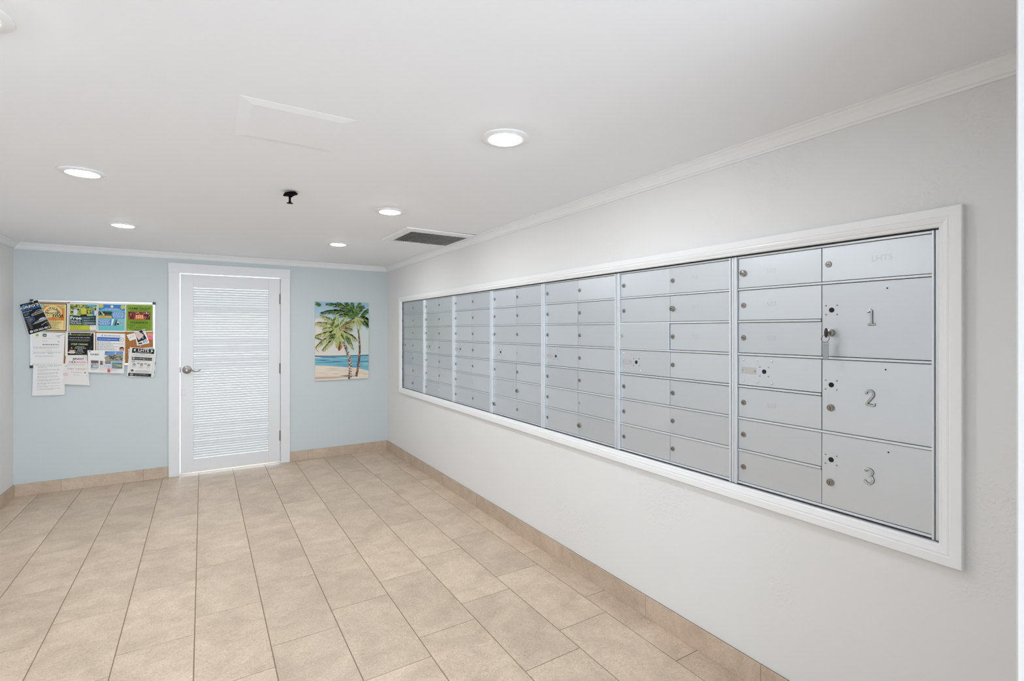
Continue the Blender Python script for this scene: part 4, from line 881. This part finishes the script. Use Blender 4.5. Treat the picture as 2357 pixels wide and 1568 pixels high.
# sand
PP([(90, 1208), (350, 1215), (620, 1232), (850, 1248), (1060, 1292), (1060, 1500), (90, 1500)], rgb(226, 212, 194))
for q in range(26):
    x = random.uniform(100, 900); y = random.uniform(1250, 1440); l_ = random.uniform(90, 320)
    PP([(x, y), (x+l_*0.5, y-6), (x+l_, y), (x+l_*0.5, y+7)], random.choice((rgb(214, 198, 178), rgb(232, 220, 204), rgb(206, 190, 172), rgb(228, 204, 186))))
PP([(100, 1410), (560, 1395), (860, 1385), (700, 1400), (420, 1430), (110, 1445)], rgb(200, 172, 152)); PP([(530, 1385), (680, 1370), (810, 1385), (690, 1398)], rgb(130, 110, 95))
def trunk(cl, w0, w1, cols):
    global BAT
    BAT = []; marks = []
    n_ = len(cl); pts = []
    for i in range(n_-1):
        for t in (0, 0.5):
            pts.append(Vector(cl[i]).lerp(Vector(cl[i+1]), t))
    pts.append(Vector(cl[-1])); m_ = len(pts)
    for i in range(m_-1):
        a, c = pts[i], pts[i+1]; d = (c-a).normalized(); nn = Vector((-d.y, d.x)); wa = w0+(w1-w0)*i/m_; wb = w0+(w1-w0)*(i+1)/m_
        PP([a-nn*wa, a+nn*wa, c+nn*wb, c-nn*wb], cols[0])
        for k_ in range(9):
            t = random.random(); b2 = a.lerp(c, t); s_ = random.choice((-1, 1))
            marks.append(([b2+nn*wa*s_, b2+nn*wa*s_*0.1+d*6, b2+nn*wa*s_*0.2+d*(15+random.random()*10), b2+nn*wa*s_+d*10], random.choice(cols[1:])))
    p_.batch(BAT); BAT = None
    p_.batch([([q2(*a_) for a_ in pt_], c_) for pt_, c_ in marks])
def frond(x0, y0, x1, y1, x2, y2, wid, cols, n_=34):
    """a palm leaf: drooping leaflets of broken colour in several brush layers, then the midrib"""
    global BAT
    A, B, C_ = Vector((x0, y0)), Vector((x1, y1)), Vector((x2, y2))
    for layer in range(3):
        BAT = []
        for side in (1, -1):
            for i in range(int(n_*0.8)):
                t = 0.03+0.97*(i+random.random())/(n_*0.8)
                pt = A*(1-t)**2+B*2*t*(1-t)+C_*t*t; d = ((B-A)*(1-t)+(C_-B)*t).normalized(); nn = Vector((-d.y, d.x))*side
                L_ = wid*(math.sin(math.pi*min(1, 0.15+0.80*t))**0.6)*random.uniform(0.55, 1.2)
                fw_ = random.uniform(0.75, 1.25)
                mid = pt+nn*L_*0.42+d*L_*0.45*fw_; ti = pt+nn*L_*0.62+d*L_*fw_+Vector((0, L_*random.uniform(0.22, 0.5)))
                w_ = d*random.uniform(4, 10)
                k = cols[int(random.random()**1.1*len(cols))] if layer < 2 else random.choice(cols[2:])
                PP([pt-w_*0.5, mid-w_*0.6, ti, mid+w_*0.6, pt+w_*0.5], k)
        p_.batch(BAT); BAT = None
    prev = A; BAT = []
    for i in range(1, 9):
        t = i/8; pt = A*(1-t)**2+B*2*t*(1-t)+C_*t*t; d = (pt-prev).normalized(); nn = Vector((-d.y, d.x))*2.6*(1-t*0.7)
        PP([prev-nn, prev+nn, pt+nn, pt-nn], cols[-1]); prev = pt
    p_.batch(BAT); BAT = None
dg = [rgb(22, 34, 22), rgb(14, 20, 14), rgb(40, 66, 34), rgb(24, 38, 22), rgb(66, 104, 50), rgb(98, 142, 66), rgb(150, 172, 92)]
lgc = [rgb(70, 86, 46), rgb(96, 122, 62), rgb(190, 194, 126), rgb(172, 182, 104), rgb(210, 208, 156), rgb(150, 168, 88), rgb(196, 198, 140)]
brn = [rgb(176, 140, 84), rgb(196, 110, 62), rgb(150, 160, 90), rgb(64, 50, 36), rgb(204, 196, 140)]
trunk([(838, 560), (856, 680), (868, 800), (876, 920), (872, 1040), (860, 1150), (846, 1260), (818, 1392)], 13, 21, [rgb(150, 104, 76), rgb(44, 30, 24), rgb(80, 54, 40), rgb(206, 176, 148), rgb(30, 22, 20)])
for a in ((790, 380, 620, 160, 280, 150, 66), (790, 380, 520, 220, 200, 305, 74), (790, 370, 640, 230, 470, 130, 70), (790, 380, 700, 220, 610, 120, 70), (790, 380, 740, 240, 730, 125, 70), (795, 380, 800, 240, 870, 125, 66), (800, 380, 850, 240, 930, 190, 66), (870, 390, 950, 290, 1030, 250, 60), (840, 400, 960, 360, 1040, 470, 66), (790, 390, 930, 430, 1030, 540, 60), (800, 400, 600, 310, 520, 350, 54)): frond(*a, dg, 40)
for a in ((800, 400, 860, 420, 910, 490, 58), (800, 400, 850, 500, 860, 580, 56), (800, 400, 760, 480, 690, 560, 52), (800, 390, 870, 380, 930, 420, 50)): frond(*a, lgc, 30)
trunk([(560, 770), (610, 850), (650, 940), (684, 1040), (706, 1140), (714, 1250), (712, 1350), (708, 1440)], 23, 30, [rgb(178, 150, 132), rgb(34, 24, 20), rgb(214, 196, 182), rgb(60, 42, 32), rgb(226, 210, 196)])
PP([(548, 840), (575, 880), (540, 940), (505, 955), (490, 900), (520, 860)], rgb(206, 112, 52)); PP([(500, 780), (540, 800), (530, 930), (512, 960), (495, 890)], rgb(90, 62, 30))
for a in ((480, 590, 440, 430, 180, 350, 66), (480, 600, 330, 470, 115, 490, 70), (480, 600, 360, 560, 240, 590, 62), (480, 590, 460, 470, 470, 340, 64), (480, 590, 560, 470, 640, 370, 66), (490, 590, 640, 480, 760, 420, 66), (470, 620, 320, 640, 110, 710, 66), (480, 640, 340, 700, 130, 900, 68), (490, 660, 420, 760, 240, 950, 66), (500, 650, 490, 760, 480, 900, 60), (520, 640, 640, 660, 760, 930, 62), (520, 630, 700, 650, 810, 780, 62), (500, 640, 560, 720, 580, 790, 66), (500, 640, 470, 700, 440, 760, 66)): frond(*a, lgc, 40)
for a in ((475, 560, 480, 600, 450, 660, 60), (480, 560, 500, 610, 540, 660, 60), (470, 570, 430, 590, 390, 640, 56), (490, 565, 540, 590, 600, 640, 56), (480, 600, 480, 640, 500, 720, 60)): frond(*a, lgc, 30)
frond(500, 600, 640, 550, 740, 600, 46, brn, 34); frond(490, 600, 620, 500, 760, 450, 46, brn, 30)
for a in ((380, 560, 390, 470, 440, 370, 40), (620, 690, 660, 760, 690, 840, 44), (330, 760, 380, 700, 440, 660, 40), (420, 560, 470, 520, 490, 500, 30)): frond(*a, dg, 26)
frond(95, 120, 140, 130, 195, 170, 30, dg, 20); frond(95, 160, 130, 150, 180, 190, 26, dg, 16); frond(95, 720, 160, 740, 240, 775, 22, dg, 16); frond(95, 900, 140, 920, 180, 990, 14, lgc, 12)
p_.build('painted_picture', cv)
